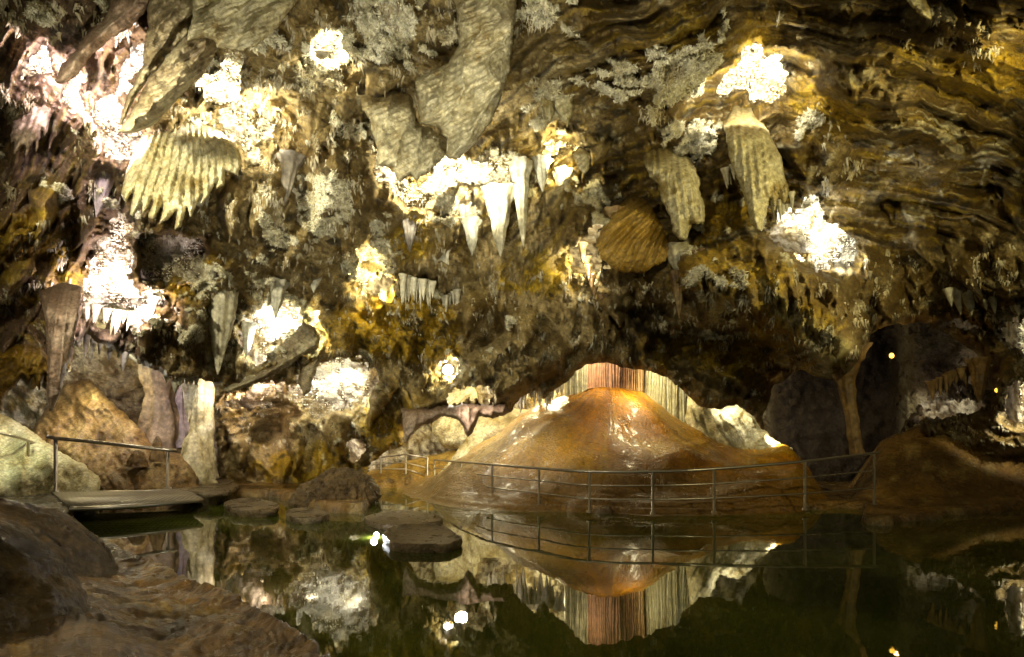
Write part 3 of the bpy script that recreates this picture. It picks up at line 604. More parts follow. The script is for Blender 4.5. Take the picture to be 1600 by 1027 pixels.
SPK += [((505, 255), (500, 335), 9.6, 15, 'drape', 'grey stalactite high on the dark bulge left of the centre wings'),
 ((545, 300), (545, 385), 9.9, 17, 'drape', 'stout grey stalactite below the brownish folded drapery'),
 ((455, 245), (446, 320), 9.5, 13, 'drape_d', 'dark stalactite right of the white glare beside the comb drapery'),
 ((400, 300), (388, 372), 9.9, 13, 'drape', 'grey stalactite under the right end of the comb drapery'),
 ((640, 335), (640, 395), 10.4, 13, 'drape_d', 'dark stalactite under the left end of the bright centre band'),
 ((735, 345), (738, 400), 10.5, 12, 'drape', 'grey stalactite just left of the broad cream one'),
 ((390, 505), (384, 560), 12.0, 9, 'drape', 'small grey stalactite before the upper crystal hollow'),
 ((435, 440), (430, 500), 11.2, 11, 'drape', 'grey stalactite over the upper crystal hollow'),
 ((960, 330), (968, 385), 10.3, 12, 'ochre', 'brown stalactite at the upper left of the clam shaped formation'),
 ((1095, 395), (1102, 450), 9.6, 12, 'ochre', 'brown stalactite on the great overhang right of the blunt knob'),
 ((165, 265), (150, 340), 9.6, 12, 'drape_p', 'brownish stalactite left of the comb drapery teeth'),


]
for i, (a, b_, Y, r, m, lab) in enumerate(SPK):
    spike('stalactite', a, b_, Y, r, M[m], lab, 'stalactite', seed=i, flare=.5 if r > 10 else .2, prof=[(0, 4), (.18, 2.2), (.35, 1.2), (.7, .9), (1, 1.1)] if 'drip column' in lab else None)
# fringes of small stalactites: one cluster each, every spike a part of it
def fringe(pts, Y, n, ln, r, mat, label, seed, lean=0, cat='stalactite cluster'):
    rr = random.Random(seed); p = np.array(pts, float)
    seg = np.r_[0, np.cumsum(np.hypot(*(p[1:]-p[:-1]).T))]; 
    c = at(p[len(p)//2][0], p[len(p)//2][1], Y); e = empty('stalactite_cluster', tuple(c)); tag(e, label, cat)
    for k in range(n):
        t = (k+rr.random()*.8)/n*seg[-1]; x = np.interp(t, seg, p[:, 0]); y = np.interp(t, seg, p[:, 1])
        l = ln*rr.uniform(.4, 1.1); q = r*rr.uniform(.6, 1.25)
        o = spike('stalactite', (x, y-4), (x+lean*l, y+l), Y+rr.uniform(-.15, .15), q, mat, parent=e, seed=seed*9+k, n=9, m=9, flutes=4, flare=.4)
        o.location = tuple(-c)
FR = [([(140, 478), (175, 488), (215, 492), (250, 462)], 10.9, 16, 34, 5.5, 'cream', 'row of bright teeth along the bottom of the big left glare', -.25),
 ([(120, 520), (160, 535), (215, 545), (262, 540)], 12.0, 11, 40, 6, 'drape', 'greenish grey stalactites in a row under the big left glare', -.15),
 ([(255, 470), (290, 485), (325, 500)], 11.8, 9, 38, 6, 'drape', 'cluster of grey stalactites left of the long pale one', -.15),
 ([(255, 575), (290, 590), (330, 560)], 12.6, 9, 30, 7, 'drape', 'fringe of small stalactites over the tall column', -.1),
 ([(625, 432), (650, 440), (680, 445)], 11.6, 13, 44, 4.5, 'cream', 'fan of thin drip stalactites right of the small yellow glare, below centre', 0),
 ([(690, 470), (720, 455), (750, 462)], 12., 10, 30, 4.5, 'drape', 'fringe of thin grey stalactites below centre above the arch', 0),
 ([(715, 565), (740, 572), (770, 568)], 12.4, 9, 26, 3.2, 'cream', 'thin curled straws right of the round lamp glare', .1),
 ([(800, 500), (840, 520), (880, 545)], 11.9, 8, 30, 6, 'drape', 'grey stalactites on the rock right above the left end of the orange cone', .05),
 ([(1455, 600), (1485, 585), (1515, 575)], 12.8, 10, 28, 5, 'ochre', 'brown fringe of drips above the violet cavity at far right', .1),
 ([(1480, 455), (1520, 460), (1560, 455), (1600, 465)], 10.6, 12, 34, 6.5, 'drape', 'grey stalactite fringe near the right edge', .2),
 ([(1128, 270), (1145, 262)], 9.6, 4, 40, 4, 'cream', 'pair of thin bright prongs left of the tall tusk', .2),
 ([(750, 285), (800, 300)], 10.5, 5, 38, 6, 'cream', 'few short stalactites under the bright centre band', 0),
 ([(1206, 318), (1220, 312), (1238, 305)], 10.2, 5, 40, 5, 'cream', 'short glowing teeth right of the tall tusk tip', .1),
 ([(910, 385), (930, 460), (960, 470)], 11., 7, 26, 6, 'ochre', 'brown nubs under the bright centre right glare', .05),
 ([(455, 300), (490, 330), (540, 350)], 10.1, 9, 36, 7, 'drape', 'row of grey stalactites on the dark bulge left of centre', -.1),
 ([(400, 330), (440, 350)], 10.4, 6, 36, 7, 'drape', 'grey stalactites right of the comb shaped drapery', -.15),
 ([(670, 330), (735, 318)], 10.4, 7, 34, 8, 'drape', 'stubby stalactites under the left end of the bright band', 0)]
for i, (p, Y, n, ln, r, m, lab, le) in enumerate(FR): fringe(p, Y, n, ln, r, M[m], lab, 100+i, le)
# columns
t = empty('stone_column', tuple(at(312, 752, 15.2))); tag(t, 'tall pale column joining roof and floor beside the steel footbridge', 'column')
o = spike('shaft', (320, 500), (314, 748), 15.2, 17, M['ybase'], parent=t, prof=[(0, 1.5), (.3, 1.25), (.45, .95), (.6, .85), (.8, .95), (1, 1.2)], flutes=9, fa=.13, n=28, m=50); o.location = tuple(-np.array(t.location))
o = spike('base', (306, 672), (303, 760), 15.0, 25, M['ybase'], parent=t, prof=[(0, .2), (.15, .5), (.35, .68), (.6, .88), (.82, 1.1), (.93, 1.3), (1, 1.55)], flutes=7, fa=.1, seed=3, n=28, m=30); o.location = tuple(-np.array(t.location))
spike('stone_column', (254, 548), (246, 722), 15.8, 25, M['brownflow'], 'short stout brownish column left of the tall pale one', 'column', prof=[(0, 1.1), (.25, .95), (.42, .7), (.6, 1.0), (.8, 1.1), (1, 1.4)], fa=.15, seed=5, n=28, m=40)
spike('stone_column', (278, 555), (280, 700), 16.2, 13, M['drape_p'], 'thin reddish column standing between the stout and tall ones', 'column', prof=[(0, 1.4), (.3, .7), (.6, .8), (1, 1.3)], seed=6)
# ------------------------------------------------------------------ the orange flowstone cone
cx, cy = (950-800)/F*15.5, 15.5
rad = np.linspace(0, 8, 200)
pf = dict(L=([0, .35, .9, 1.55, 2.9, 4.3, 5., 5.6, 8], [3.28, 3.2, 3.04, 2.78, 2.05, 1.05, .5, .1, -.4]),
          Fr=([0, .5, 1.1, 1.8, 2.4, 3.2, 3.7, 4.05, 4.3, 4.6, 5., 8], [3.28, 3.0, 2.3, 1.72, 1.42, 1.05, .6, .30, .18, .10, -.1, -.6]),
          Rt=([0, .35, .97, 2.1, 3.1, 4.3, 5.0, 5.35, 5.65, 8], [3.28, 3.15, 2.90, 2.14, 1.56, 1.42, 1.28, .85, .15, -.4]),
          Bk=([0, 1, 3, 5, 8], [3.28, 3.1, 2.6, 2.2, 1.9]))
na = 420; th = np.linspace(0, 2*math.pi, na+1)[:-1]
TH, RA = np.meshgrid(th, rad)
z = {k: np.interp(rad, v[0], v[1])[:, None]+0*TH for k, v in pf.items()}
wR = np.clip(np.cos(TH), 0, 1)**1.5; wL = np.clip(-np.cos(TH), 0, 1)**1.5; wF = np.clip(-np.sin(TH), 0, 1)**1.5; wB = np.clip(np.sin(TH), 0, 1)**1.5
s = wR+wL+wF+wB
Z = (wR*z['Rt']+wL*z['L']+wF*z['Fr']+wB*z['Bk'])/s
X = cx+RA*np.cos(TH); Y = cy+RA*np.sin(TH)
P = np.stack([X, Y, Z], -1)
PC = np.stack([np.cos(TH)*2.2, np.sin(TH)*2.2, RA*.12], -1)
fall = ss(RA, .15, 2.)*ss(-RA, -6.5, -4.6)
Z = Z+fall*(.36*noise(P, .5, 91)+.17*noise(P, 1.0, 98)+.05*noise(P, 2.3, 198)+.03*noise(PC, 1.6, 92)+.016*ridged(PC, 6, 2, 93)+.03*ridged(P, 1.6, 3, 99)*ss(RA, 1.6, 3))+.03*fbm(P, 3.5, 5, 94, .65)*ss(RA, .2, .8)+.014*ridged(np.stack([P[..., 0], P[..., 1], Z*2], -1), 7, 3, 194)*ss(RA, .8, 2)
# terraces low down
zt = .11; k = ss(-Z, -.55, -.2)*wF; tf = (Z/zt) % 1
Z = Z*(1-k*.8)+k*.8*((np.floor(Z/zt)+ss(tf, .55, 1.))*zt)
P = np.stack([X, Y, Z], -1)
n1 = fbm(PC, 1.4, 4, 95); n2 = fbm(P, .8, 4, 96)
cc = mixc(np.broadcast_to(np.array((.46, .22, .025)), P.shape), np.array((.25, .11, .012)), ss(n1, -.2, .25))
cc = mixc(cc, np.array((.44, .27, .075)), ss(n2+.35*wR, .0, .45)*.7)
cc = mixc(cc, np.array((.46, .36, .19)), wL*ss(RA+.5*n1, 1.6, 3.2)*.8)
sk_ = fbm(PC*np.array([1, 1, .5]), 5.5, 3, 196)
cc = mixc(cc, np.array((.50, .33, .10)), ss(sk_+.4*n2, .08, .4)*.55); cc = mixc(cc, np.array((.13, .055, .01)), ss(-sk_+.5*n2, .1, .4)*.6)
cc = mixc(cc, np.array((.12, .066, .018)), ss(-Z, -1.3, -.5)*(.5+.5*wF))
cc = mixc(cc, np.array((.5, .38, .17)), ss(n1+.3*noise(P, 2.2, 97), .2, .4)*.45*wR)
i = np.arange(P.shape[0]*na).reshape(P.shape[0], na)
q = np.stack([i[:-1], np.roll(i[:-1], -1, 1), np.roll(i[1:], -1, 1), i[1:]], -1).reshape(-1, 4)
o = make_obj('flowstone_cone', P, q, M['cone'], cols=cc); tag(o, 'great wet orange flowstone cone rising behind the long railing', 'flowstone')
# fluted curtain over the cone's peak
def curtain(name, a, b_, zlo, zhi, cfun, nfl, amp, label, bow=.3, seed=0, parent=None):
    """a,b = (X,Y) ends; zlo(t), zhi bottom and top"""
    nu = nfl*10; nv = 60; u = np.linspace(0, 1, nu); v = np.linspace(0, 1, nv); U, Vv = np.meshgrid(u, v)
    Xc = a[0]+(b_[0]-a[0])*U; Yc = a[1]+(b_[1]-a[1])*U-bow*np.sin(math.pi*U)
    lo = np.interp(u, *zlo)[None, :]-.12+0*Vv; Zc = lo+(zhi-lo)*Vv
    G = np.stack([U*6, Vv*.6, U*0+seed], -1)
    ph = U*nfl+1.1*noise(G, 1., 3)+.5*noise(G, 3., 4)
    pr = np.abs(np.cos(math.pi*ph))**.7
    Yc = Yc-amp*pr*(.7+1.0*noise(G, 2, 5))-.12*noise(G, .8, 8)-.25*amp*np.abs(np.cos(math.pi*ph*2.7))
    Pp = np.stack([Xc, Yc, Zc], -1)
    cols = cfun(U, Vv, pr, G)
    # back skin
    Pb = Pp+np.array([0, .35, 0]); n = Pp.shape[0]*Pp.shape[1]
    qf = grid_faces(nv, nu); 
    top = np.arange(n).reshape(nv, nu)
    sk = []
    for line in (top[0], top[-1], top[:, 0], top[:, -1]):
        for k in range(len(line)-1): sk.append((line[k], line[k+1], line[k+1]+n, line[k]+n))
    o = make_obj(name, np.concatenate([Pp.reshape(-1, 3), Pb.reshape(-1, 3)]), np.concatenate([qf[:, ::-1], qf+n, np.array(sk)]), M['curtain'], parent, cols=np.concatenate([cols.reshape(-1, 3)]*2))
    if label: tag(o, label, 'flowstone curtain')
    return o
def pt(px, Y): return ((px-HX)/F*Y, Y)
def zz(py, Y): return CH+(HY-py)/F*Y
def cf1(U, Vv, pr, G):
    c = mixc(np.broadcast_to(np.array((.44, .26, .15)), U.shape+(3,)), np.array((.50, .37, .19)), ss(U+.3*noise(G, 2, 6), .5, 1))
    return mixc(c, np.array((.18, .07, .025)), ss(-pr, -.45, -.05)*.4)
curtain('flowstone_curtain', pt(916, 15.3), pt(1014, 16.0), ([0, .2, .45, .75, 1], [zz(602, 15.3), zz(599, 15.3), zz(603, 15.5), zz(615, 15.8), zz(632, 16)]), 5.6, cf1, 26, .17, 'reddish fluted curtain standing on the peak of the orange cone', .25, 1)
def cf2(U, Vv, pr, G):
    c = mixc(np.broadcast_to(np.array((.52, .48, .31)), U.shape+(3,)), np.array((.42, .36, .2)), ss(noise(G, 2, 7), -.2, .4))
    return mixc(c, np.array((.12, .09, .045)), ss(-pr, -.45, -.0)*.5)
curtain('flowstone_curtain', pt(1008, 15.75), pt(1092, 16.6), ([0, .25, .5, .75, 1], [zz(628, 15.75), zz(640, 16), zz(652, 16.2), zz(662, 16.4), zz(658, 16.6)]), 5.6, cf2, 22, .26, 'white fluted curtain right of the reddish one over the cone', .1, 2)
curtain('flowstone_curtain', pt(883, 15.6), pt(918, 15.2), ([0, .5, 1], [zz(618, 15.5), zz(612, 15.4), zz(602, 15.2)]), 5.6, cf2, 9, .12, 'narrow cream curtain left of the reddish one, behind the cone shoulder', .05, 3)
# white knobbly mass on the right of the cone
sheet('flowstone_mass', [(1080, 560), (1110, 600), (1125, 640), (1152, 630), (1172, 645), (1190, 668), (1215, 690), (1240, 700), (1235, 725), (1130, 720), (1080, 690), (1070, 655)], 15.3, .45, M['curtain'] if False else M['cream'], 'pale knobbly flowstone mass on the right shoulder of the orange cone', 'flowstone', flute=[(-35, 22, .18), (-20, 9, .05)], seed=31, rg=0.8, bury=0, Redge=26, gy=-.004)
sheet('flowstone_veil', [(752, 640), (800, 640), (835, 640), (850, 660), (820, 690), (770, 712), (730, 735), (690, 752), (678, 748), (700, 725), (725, 690), (742, 662)], 17.6, .5, M['cream'], 'pale smooth flowstone veil sweeping down left of the orange cone', 'flowstone', flute=[(35, 40, .10)], seed=32, bury=0, Redge=40, gy=-.012, jag=.4)
sheet('rock_pillar', [(680, 600), (740, 600), (752, 640), (742, 690), (722, 705), (690, 700), (676, 670)], 18.6, .4, M['cream'], 'yellowish lit rock pillar left of the pale veil in the rear chamber', 'rock pillar', flute=[(10, 16, .12)], seed=33, rg=0.8, bury=0)
sheet('rock_mound', [(560, 738), (600, 730), (640, 718), (690, 708), (735, 694), (745, 710), (700, 740), (660, 770), (560, 775)], 18.0, .7, M['ochre'], 'low olive brown mound behind the far end of the railing', 'rock mound', seed=34, rg=0.8, bury=0, gy=-.02, flute=[(30, 40, .1)], jag=.5)
sheet('flowstone_slope', [(-160, 640), (-60, 632), (-10, 640), (20, 655), (52, 676), (90, 704), (135, 728), (160, 750), (150, 800), (-160, 800)], 13.6, .5, M['cream'], 'pale glistening flowstone slope at the left edge behind the footbridge', 'flowstone', flute=[(40, -100, 3, .16)], seed=41, rg=0.5, bury=0, gy=-.012, Redge=50)
sheet('flowstone_slope', [(70, 640), (100, 600), (140, 590), (175, 628), (215, 665), (245, 700), (288, 712), (310, 748), (310, 795), (40, 795), (40, 690)], 15.2, .55, M['brownflow'], 'brown rubbly slope behind the footbridge rail, left of the columns', 'flowstone', flute=[(-40, 26, .08), (60, 9, .03)], seed=42, rg=1.4, bury=0, gy=-.012, Redge=40)
spike('stalagmite', (246, 682), (246, 722), 13.9, 10, M['ochre'], 'small ochre stalagmite in front of the stout column', 'stalagmite', prof=[(0, .2), (.3, .6), (.7, .9), (1, 1.2)], seed=8)
spike('stalagmite', (215, 704), (213, 730), 13.6, 12, M['ochre'], 'low yellowish stalagmite stump left of the small ochre one', 'stalagmite', prof=[(0, .3), (.3, .7), (.7, 1), (1, 1.3)], seed=9)
fringe([(800, 600), (840, 600), (880, 590)], 15.0, 14, 46, 5.5, M['cream'], 'pale stalactites in the rear chamber above the left shoulder of the cone', 201, 0)
fringe([(760, 580), (800, 585), (850, 575)], 16.5, 12, 60, 6, M['cream'], 'row of cream stalactites deep behind the dark lip left of the cone', 202, 0)
# ------------------------------------------------------------------ floor
gy_ = CH*F/(np.concatenate([[1500, 1300, 1200, 1150, 1120, 1100, 1080], np.arange(1066, 840, -1.2), np.arange(840, 745, -1.), np.arange(745, 732, -1.3)])-HY)
gt = np.concatenate([np.linspace(-1200, -90, 40), np.arange(-84, 1690, 3.2), np.linspace(1700, 2800, 40)])
GT, GY = np.meshgrid(gt, gy_); GX = (GT-HX)/F*GY
gpx = HX+GX/GY*F; gpy = HY+CH*F/GY
GP = np.stack([GX, GY, GX*0], -1)
en = .0
SH = [ # polygons on the water plane in photo coordinates, height, rim width(px)
 ([(665, 757), (720, 770), (770, 782), (842, 791), (920, 801), (1020, 802), (1117, 802), (1260, 797), (1350, 797), (1344, 815), (1362, 824), (1420, 819), (1500, 806), (1640, 796), (2400, 800), (2400, 700), (1000, 700), (690, 702), (650, 735)], .10, 5),
 ([(500, 740), (560, 741), (600, 747), (655, 752), (700, 735), (760, 700), (480, 700)], .12, 5),
 ([(318, 781), (380, 779), (430, 779), (470, 793), (520, 803), (566, 806), (592, 780), (575, 752), (562, 738), (500, 700), (345, 700), (340, 738), (280, 752), (240, 760), (262, 770)], .16, 6),
 ([(-400, 700), (120, 705), (210, 722), (245, 742), (200, 748), (60, 742), (-20, 735), (-400, 735)], .35, 8),
 ([(-500, 744), (-20, 748), (30, 752), (70, 776), (118, 798), (116, 815), (100, 832), (70, 845), (110, 852), (150, 862), (232, 902), (300, 940), (380, 978), (425, 1010), (470, 1040), (560, 1110), (560, 1400), (-900, 1400)], .20, 9)]
GZ = np.full(GX.shape, -.45); gm = np.zeros_like(GX)
for i, (poly, h, rw) in enumerate(SH):
    s = sdf(poly, gpx, gpy)
    pxm = F/GY                       # photo pixels per metre sideways
    sm = s+(6+40/GY)*.5*noise(GP, 1.3, 100+i)*1.3+(20/GY)*.4*noise(GP, 5, 101+i)
    q = ss(sm, -rw*.5, rw*.6)
    rim = .035*np.exp(-((sm-rw)/(rw*.8))**2)
    zloc = -.45+(.45+h)*q+rim*q
    if i == 4:
        # cracked mud-like plates and little rimstone dams
        w = worley(GP*np.array([1, .75, 1])+.15*noise(GP, 2.4, 120)[..., None], 2.6, 121)
        lv = fbm(GP, .9, 4, 122)
        l2 = fbm(GP, .8, 3, 125, .5)*15+.5*noise(GP, 3, 127); l3 = fbm(GP, 1.9, 2, 126, .5)*12+.5*noise(GP, 5, 128)
        zloc = zloc+q*(.05*lv+.022*(l2 % 1)*(1-ss(l2 % 1, .7, 1))+.009*(l3 % 1)*(1-ss(l3 % 1, .7, 1)))
        zloc = zloc+q*ss(-gpx+.6*(gpy-800), -140, 80)*.25*ss(gpy, 800, 900)
    if i == 0:
        # flowstone bank at the right
        hb = np.interp(gpx, [1330, 1375, 1400, 1440, 1560, 1650], [0, 1.35, 1.6, 1.98, 2.0, 1.9]); bank = hb*(ss(-gpy, -793, -772)*.93+.07*ss(-gpy, -797, -793))
        zloc = zloc+bank*(1+.08*noise(GP, .5, 130))+ss(gpx, 1360, 1420)*q*.05*fbm(GP, 2, 3, 131)
    if i == 3: zloc = zloc+q*ss(-gpy, -735, -712)*1.3
    GZ = np.maximum(GZ, zloc)
nearw = ss(gpy, 790, 860)
GZ += nearw*(.022*fbm(GP, 6, 5, 233, .7)-.030*ss(worley(GP+.1*noise(GP, 3, 234)[..., None], 3.4, 235), .55, .8)+.012*(1-worley(GP, 16, 236)))
GZ += .022*fbm(GP, 2.2, 4, 133)+.010*ridged(GP, 5, 3, 134)
gc = mixc(np.broadcast_to(np.array((.22, .135, .055)), GP.shape), np.array((.09, .055, .022)), ss(fbm(GP, .9, 4, 135), -.2, .2))
gc = mixc(gc, np.array((.38, .29, .14)), ss(fbm(GP, 1.7, 4, 136), .05, .35)*.6)
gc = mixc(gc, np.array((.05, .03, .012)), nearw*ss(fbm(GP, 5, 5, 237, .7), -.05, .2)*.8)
gc = mixc(gc, np.array((.40, .30, .15)), nearw*ss(fbm(GP, 3.1, 5, 238, .7), .12, .3)*.6)
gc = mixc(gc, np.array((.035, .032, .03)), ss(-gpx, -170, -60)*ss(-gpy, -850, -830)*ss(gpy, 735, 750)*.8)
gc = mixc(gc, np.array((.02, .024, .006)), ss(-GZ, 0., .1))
i2 = GX.shape
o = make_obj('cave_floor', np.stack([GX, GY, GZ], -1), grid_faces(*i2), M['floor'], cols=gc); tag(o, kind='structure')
wv = np.array([(-26, 1, 0), (26, 1, 0), (26, 30, 0), (-26, 30, 0)], float)
o = make_obj('water', wv, np.array([[0, 1, 2, 3]]), M['water'], smooth=False); tag(o, kind='structure')
# rimstone pads: flat topped lily pad shapes
def pad(outline, zt, label, seed=0):
    p = np.array([ground(x, y, zt)[:2] for x, y in outline]); c = p.mean(0); na = 72; V = []; n0 = len(p)
    tt = np.linspace(0, n0, na+1)[:-1]; o_ = []
    for t in tt:
        k = int(t); u = t-k; p0, p1, p2, p3 = p[(k-1) % n0], p[k % n0], p[(k+1) % n0], p[(k+2) % n0]
        o_.append(.5*((2*p1)+(-p0+p2)*u+(2*p0-5*p1+4*p2-p3)*u*u+(-p0+3*p1-3*p2+p3)*u**3))
    o_ = np.array(o_); P2 = np.concatenate([o_, np.zeros((na, 1))+seed], 1); o_ = c+(o_-c)*(1+.09*noise(P2, 2.4, 7)+.05*noise(P2, 7, 8))[:, None]
    rings = [(0, zt), (.3, zt), (.6, zt), (.8, zt), (.9, zt+.005), (.955, zt+.03), (.985, zt+.035), (1.0, zt+.01), (1.01, zt-.04), (.98, zt-.08), (.93, -.12), (.8, -.5)]
    for k, zv in rings:
        for q in o_: V.append((c[0]+(q[0]-c[0])*k, c[1]+(q[1]-c[1])*k, zv))
    V = np.array(V); V[:, 2] += .012*fbm(V*np.array([1, 1, 0])+seed, 6, 3, 9)
    i = np.arange(len(rings)*na).reshape(len(rings), na)
    q = np.stack([i[:-1], i[1:], np.roll(i[1:], -1, 1), np.roll(i[:-1], -1, 1)], -1).reshape(-1, 4)
    return tag(make_obj('rimstone_pad', V, q, M['pad']), label, 'rimstone')
pad([(600, 834), (620, 824), (650, 820), (690, 823), (715, 838), (722, 845), (700, 853), (650, 855), (612, 850)], .09, 'largest round rimstone pad in the pool beside the star bright lamp', 1)
pad([(568, 812), (600, 802), (640, 800), (680, 808), (690, 815), (650, 822), (600, 822)], .06, 'rimstone pad just behind the largest one', 2)
pad([(446, 802), (465, 796), (495, 798), (514, 806), (490, 812), (458, 811)], .08, 'small rimstone pad standing off the left bank', 3)
pad([(352, 786), (390, 780), (430, 788), (432, 798), (395, 800), (360, 795)], .12, 'rimstone pad at the right end of the footbridge', 4)
pad([(262, 745), (300, 740), (345, 748), (372, 760), (345, 772), (285, 768), (255, 758)], .28, 'round rimstone pad beneath the tall pale column', 5)
# ------------------------------------------------------------------ foreground boulders
def boulder(name, outline, Y, dep, label, seed, mat='boulder', cat='boulder', rg=1.):
    """closed lump: silhouette from the outline (photo coords at distance Y), rounded in depth"""
    a = np.array(outline, float); c = a.mean(0); na = 300; nr = 150
    ang = np.linspace(0, 2*math.pi, na+1)[:-1]
    pa = np.arctan2(a[:, 1]-c[1], a[:, 0]-c[0]); pr = np.hypot(a[:, 1]-c[1], a[:, 0]-c[0]); k = np.argsort(pa)
    rr = np.interp(ang, pa[k] % (2*math.pi) if False else np.r_[pa[k]-2*math.pi, pa[k], pa[k]+2*math.pi], np.r_[pr[k], pr[k], pr[k]])
    kern = np.hanning(17)[1:-1]; kern /= kern.sum(); rr = np.convolve(np.r_[rr[-7:], rr, rr[:7]], kern, 'valid')
    V = []
    for i in range(nr+1):
        ph = -math.pi/2+math.pi*i/nr
        for j in range(na):
            x = c[0]+rr[j]*math.cos(ang[j])*math.cos(ph); y = c[1]+rr[j]*math.sin(ang[j])*math.cos(ph)
            Yc = Y+dep*math.sin(ph)
            V.append(((x-HX)/F*Y, Yc, CH+(HY-y)/F*Y))
    V = np.array(V); cen = V.mean(0); d = V-cen; d /= np.linalg.norm(d, axis=1)[:, None]+1e-9
    V = V+d*(.10*fbm(V+seed, .9, 3, 3)+.07*rg*ridged(V*np.array([1, 1, .5]), 2.2, 4, 4, .6)+.02*rg*fbm(V, 11, 3, 5)+.022*fbm(V, 9, 5, 6, .7)-.012*worley(V, 14, 7))[:, None]
    i = np.arange((nr+1)*na).reshape(nr+1, na)
    q = np.stack([i[:-1], np.roll(i[:-1], -1, 1), np.roll(i[1:], -1, 1), i[1:]], -1).reshape(-1, 4)
    return tag(make_obj(name, V, q, M[mat]), label, cat)
boulder('boulder', [(-200, 830), (-90, 815), (-25, 850), (0, 880), (15, 920), (45, 970), (70, 1020), (90, 1090), (-20, 1170), (-220, 1120)], 2.9, .55, 'smooth brown boulder in the bottom left corner, nearest the camera', 1)
boulder('boulder', [(-90, 785), (-10, 790), (40, 815), (72, 845), (105, 890), (128, 935), (120, 985), (30, 1020), (-120, 1000)], 4.4, .8, 'wet brown boulder rising just behind the nearest one, lower left', 2)
boulder('boulder', [(548, 745), (572, 752), (582, 770), (576, 792), (552, 806), (505, 805), (462, 792), (470, 774), (500, 755), (522, 742)], 12.4, .8, 'dark knobbly rock at the water edge left of the round pads', 3, rg=3.2)
# ------------------------------------------------------------------ footbridge and rails
def P3(px, py, Y): return tuple(float(v) for v in at(px, py, Y))
def local(t, pts): return [tuple(np.array(p)-np.array(t.location)) for p in pts]
br = empty('footbridge', P3(200, 790, 10.5)); tag(br, 'steel grating footbridge crossing the pool channel at left', 'footbridge')
zd = .30
def gd(px, py): g = ground(px, py, zd); return (g[0], g[1])
cA, cB, cC, cD = gd(112, 793), gd(318, 779), gd(292, 765), gd(80, 768)
nn_ = 14; top = []; 
for i in range(nn_+1):
    t_ = i/nn_; s_ = .0
    f_ = ((cA[0]+(cB[0]-cA[0])*t_), (cA[1]+(cB[1]-cA[1])*t_)-.35*math.sin(math.pi*t_)); k_ = ((cD[0]+(cC[0]-cD[0])*t_), (cD[1]+(cC[1]-cD[1])*t_)-.2*math.sin(math.pi*t_))
    top.append((f_, k_))
V = []; Fq = []
for f_, k_ in top:
    for (x, y) in (f_, k_):
        V += [(x, y, zd), (x, y, zd-.05)]
for i in range(nn_):
    a = i*4; Fq += [(a, a+4, a+6, a+2), (a+1, a+3, a+7, a+5), (a, a+1, a+5, a+4), (a+2, a+6, a+7, a+3)]
Fq += [(0, 2, 3, 1), (nn_*4, nn_*4+1, nn_*4+3, nn_*4+2)]
o = make_obj('deck', np.array(V)-np.array(br.location), np.array(Fq), M['grate'], br, smooth=False)
mb = MB(); mb.tube(local(br, [(f_[0], f_[1]-.03, zd-.03) for f_, k_ in top]), .045); mb.build('edge_beam', M['steel'], br, True)
mb = MB(); mb.tube(local(br, [(k_[0], k_[1]+.03, zd-.03) for f_, k_ in top]), .045); mb.build('edge_beam', M['steel'], br, True)
hr = empty('handrail', P3(87, 768, 12.3)); tag(hr, 'short two post steel handrail on the footbridge', 'handrail')
p1b, p1t = P3(87, 768, 12.3), P3(87, 685, 12.3); p2b, p2t = P3(262, 763, 13.0), P3(262, 703, 13.0)
for b0, b1 in ((p1b, p1t), (p2b, p2t)):
    mb = MB(); mb.tube(local(hr, [b0, b1]), .04, 10); mb.build('post', M['steel'], hr, True)
    mb = MB(); q = local(hr, [b0])[0]; mb.tube([(q[0], q[1], q[2]-.02), (q[0], q[1], q[2]+.02)], .09, 12); mb.build('foot_plate', M['steel'], hr)
mb = MB(); mb.tube(local(hr, [P3(74, 682, 12.25), P3(80, 683.5, 12.27), p1t, P3(150, 691, 12.55), P3(210, 698, 12.8), p2t, P3(276, 704, 13.1)]), .048, 10); mb.build('top_rail', M['steel'], hr, True)
lr = empty('handrail', P3(20, 690, 12.5)); tag(lr, 'far curving handrail beyond the footbridge at the left edge', 'handrail')
mb = MB(); mb.tube(local(lr, [P3(-60, 668, 12), P3(0, 677, 12.5), P3(30, 684, 13), P3(60, 695, 13.6), P3(90, 698, 14)]), .035); mb.build('top_rail', M['steel'], lr, True)
for x, y in ((-20, 674), (44, 690)):
    mb = MB(); mb.tube(local(lr, [P3(x, y, 13), P3(x, y+55, 13)]), .03); mb.build('post', M['steel'], lr, True)
rl = empty('railing', P3(921, 797, 11.4)); tag(rl, 'long curved three bar steel railing along the pool before the orange cone', 'railing')
POSTS = [(679, 719, 755, 16.9), (720, 722, 767, 14.2), (769, 726, 779, 12.4), (842, 732, 789, 11.2), (921, 737, 799, 10.25), (1020, 737, 801, 10.1), (1116, 733, 800, 10.15), (1258, 721, 795, 10.6), (1366, 708, 788, 11.3)]
def cat(pts, n=6):
    p = np.array(pts); out = []
    for i in range(len(p)-1):
        p0, p1, p2, p3 = p[max(i-1, 0)], p[i], p[i+1], p[min(i+2, len(p)-1)]
        for k in range(n):
            u = k/n; out.append(.5*((2*p1)+(-p0+p2)*u+(2*p0-5*p1+4*p2-p3)*u*u+(-p0+3*p1-3*p2+p3)*u**3))
    out.append(p[-1]); return [tuple(v) for v in out]
for x, yt, yb, Y in POSTS:
    mb = MB(); mb.tube(local(rl, [P3(x, yb+3, Y), P3(x, yt, Y)]), .028, 8); mb.build('post', M['steel'], rl, True)
    mb = MB(); q = local(rl, [P3(x, yb, Y)])[0]; mb.tube([(q[0], q[1], q[2]-.03), (q[0], q[1], q[2]+.015)], .06, 12); mb.build('foot_plate', M['steel'], rl)
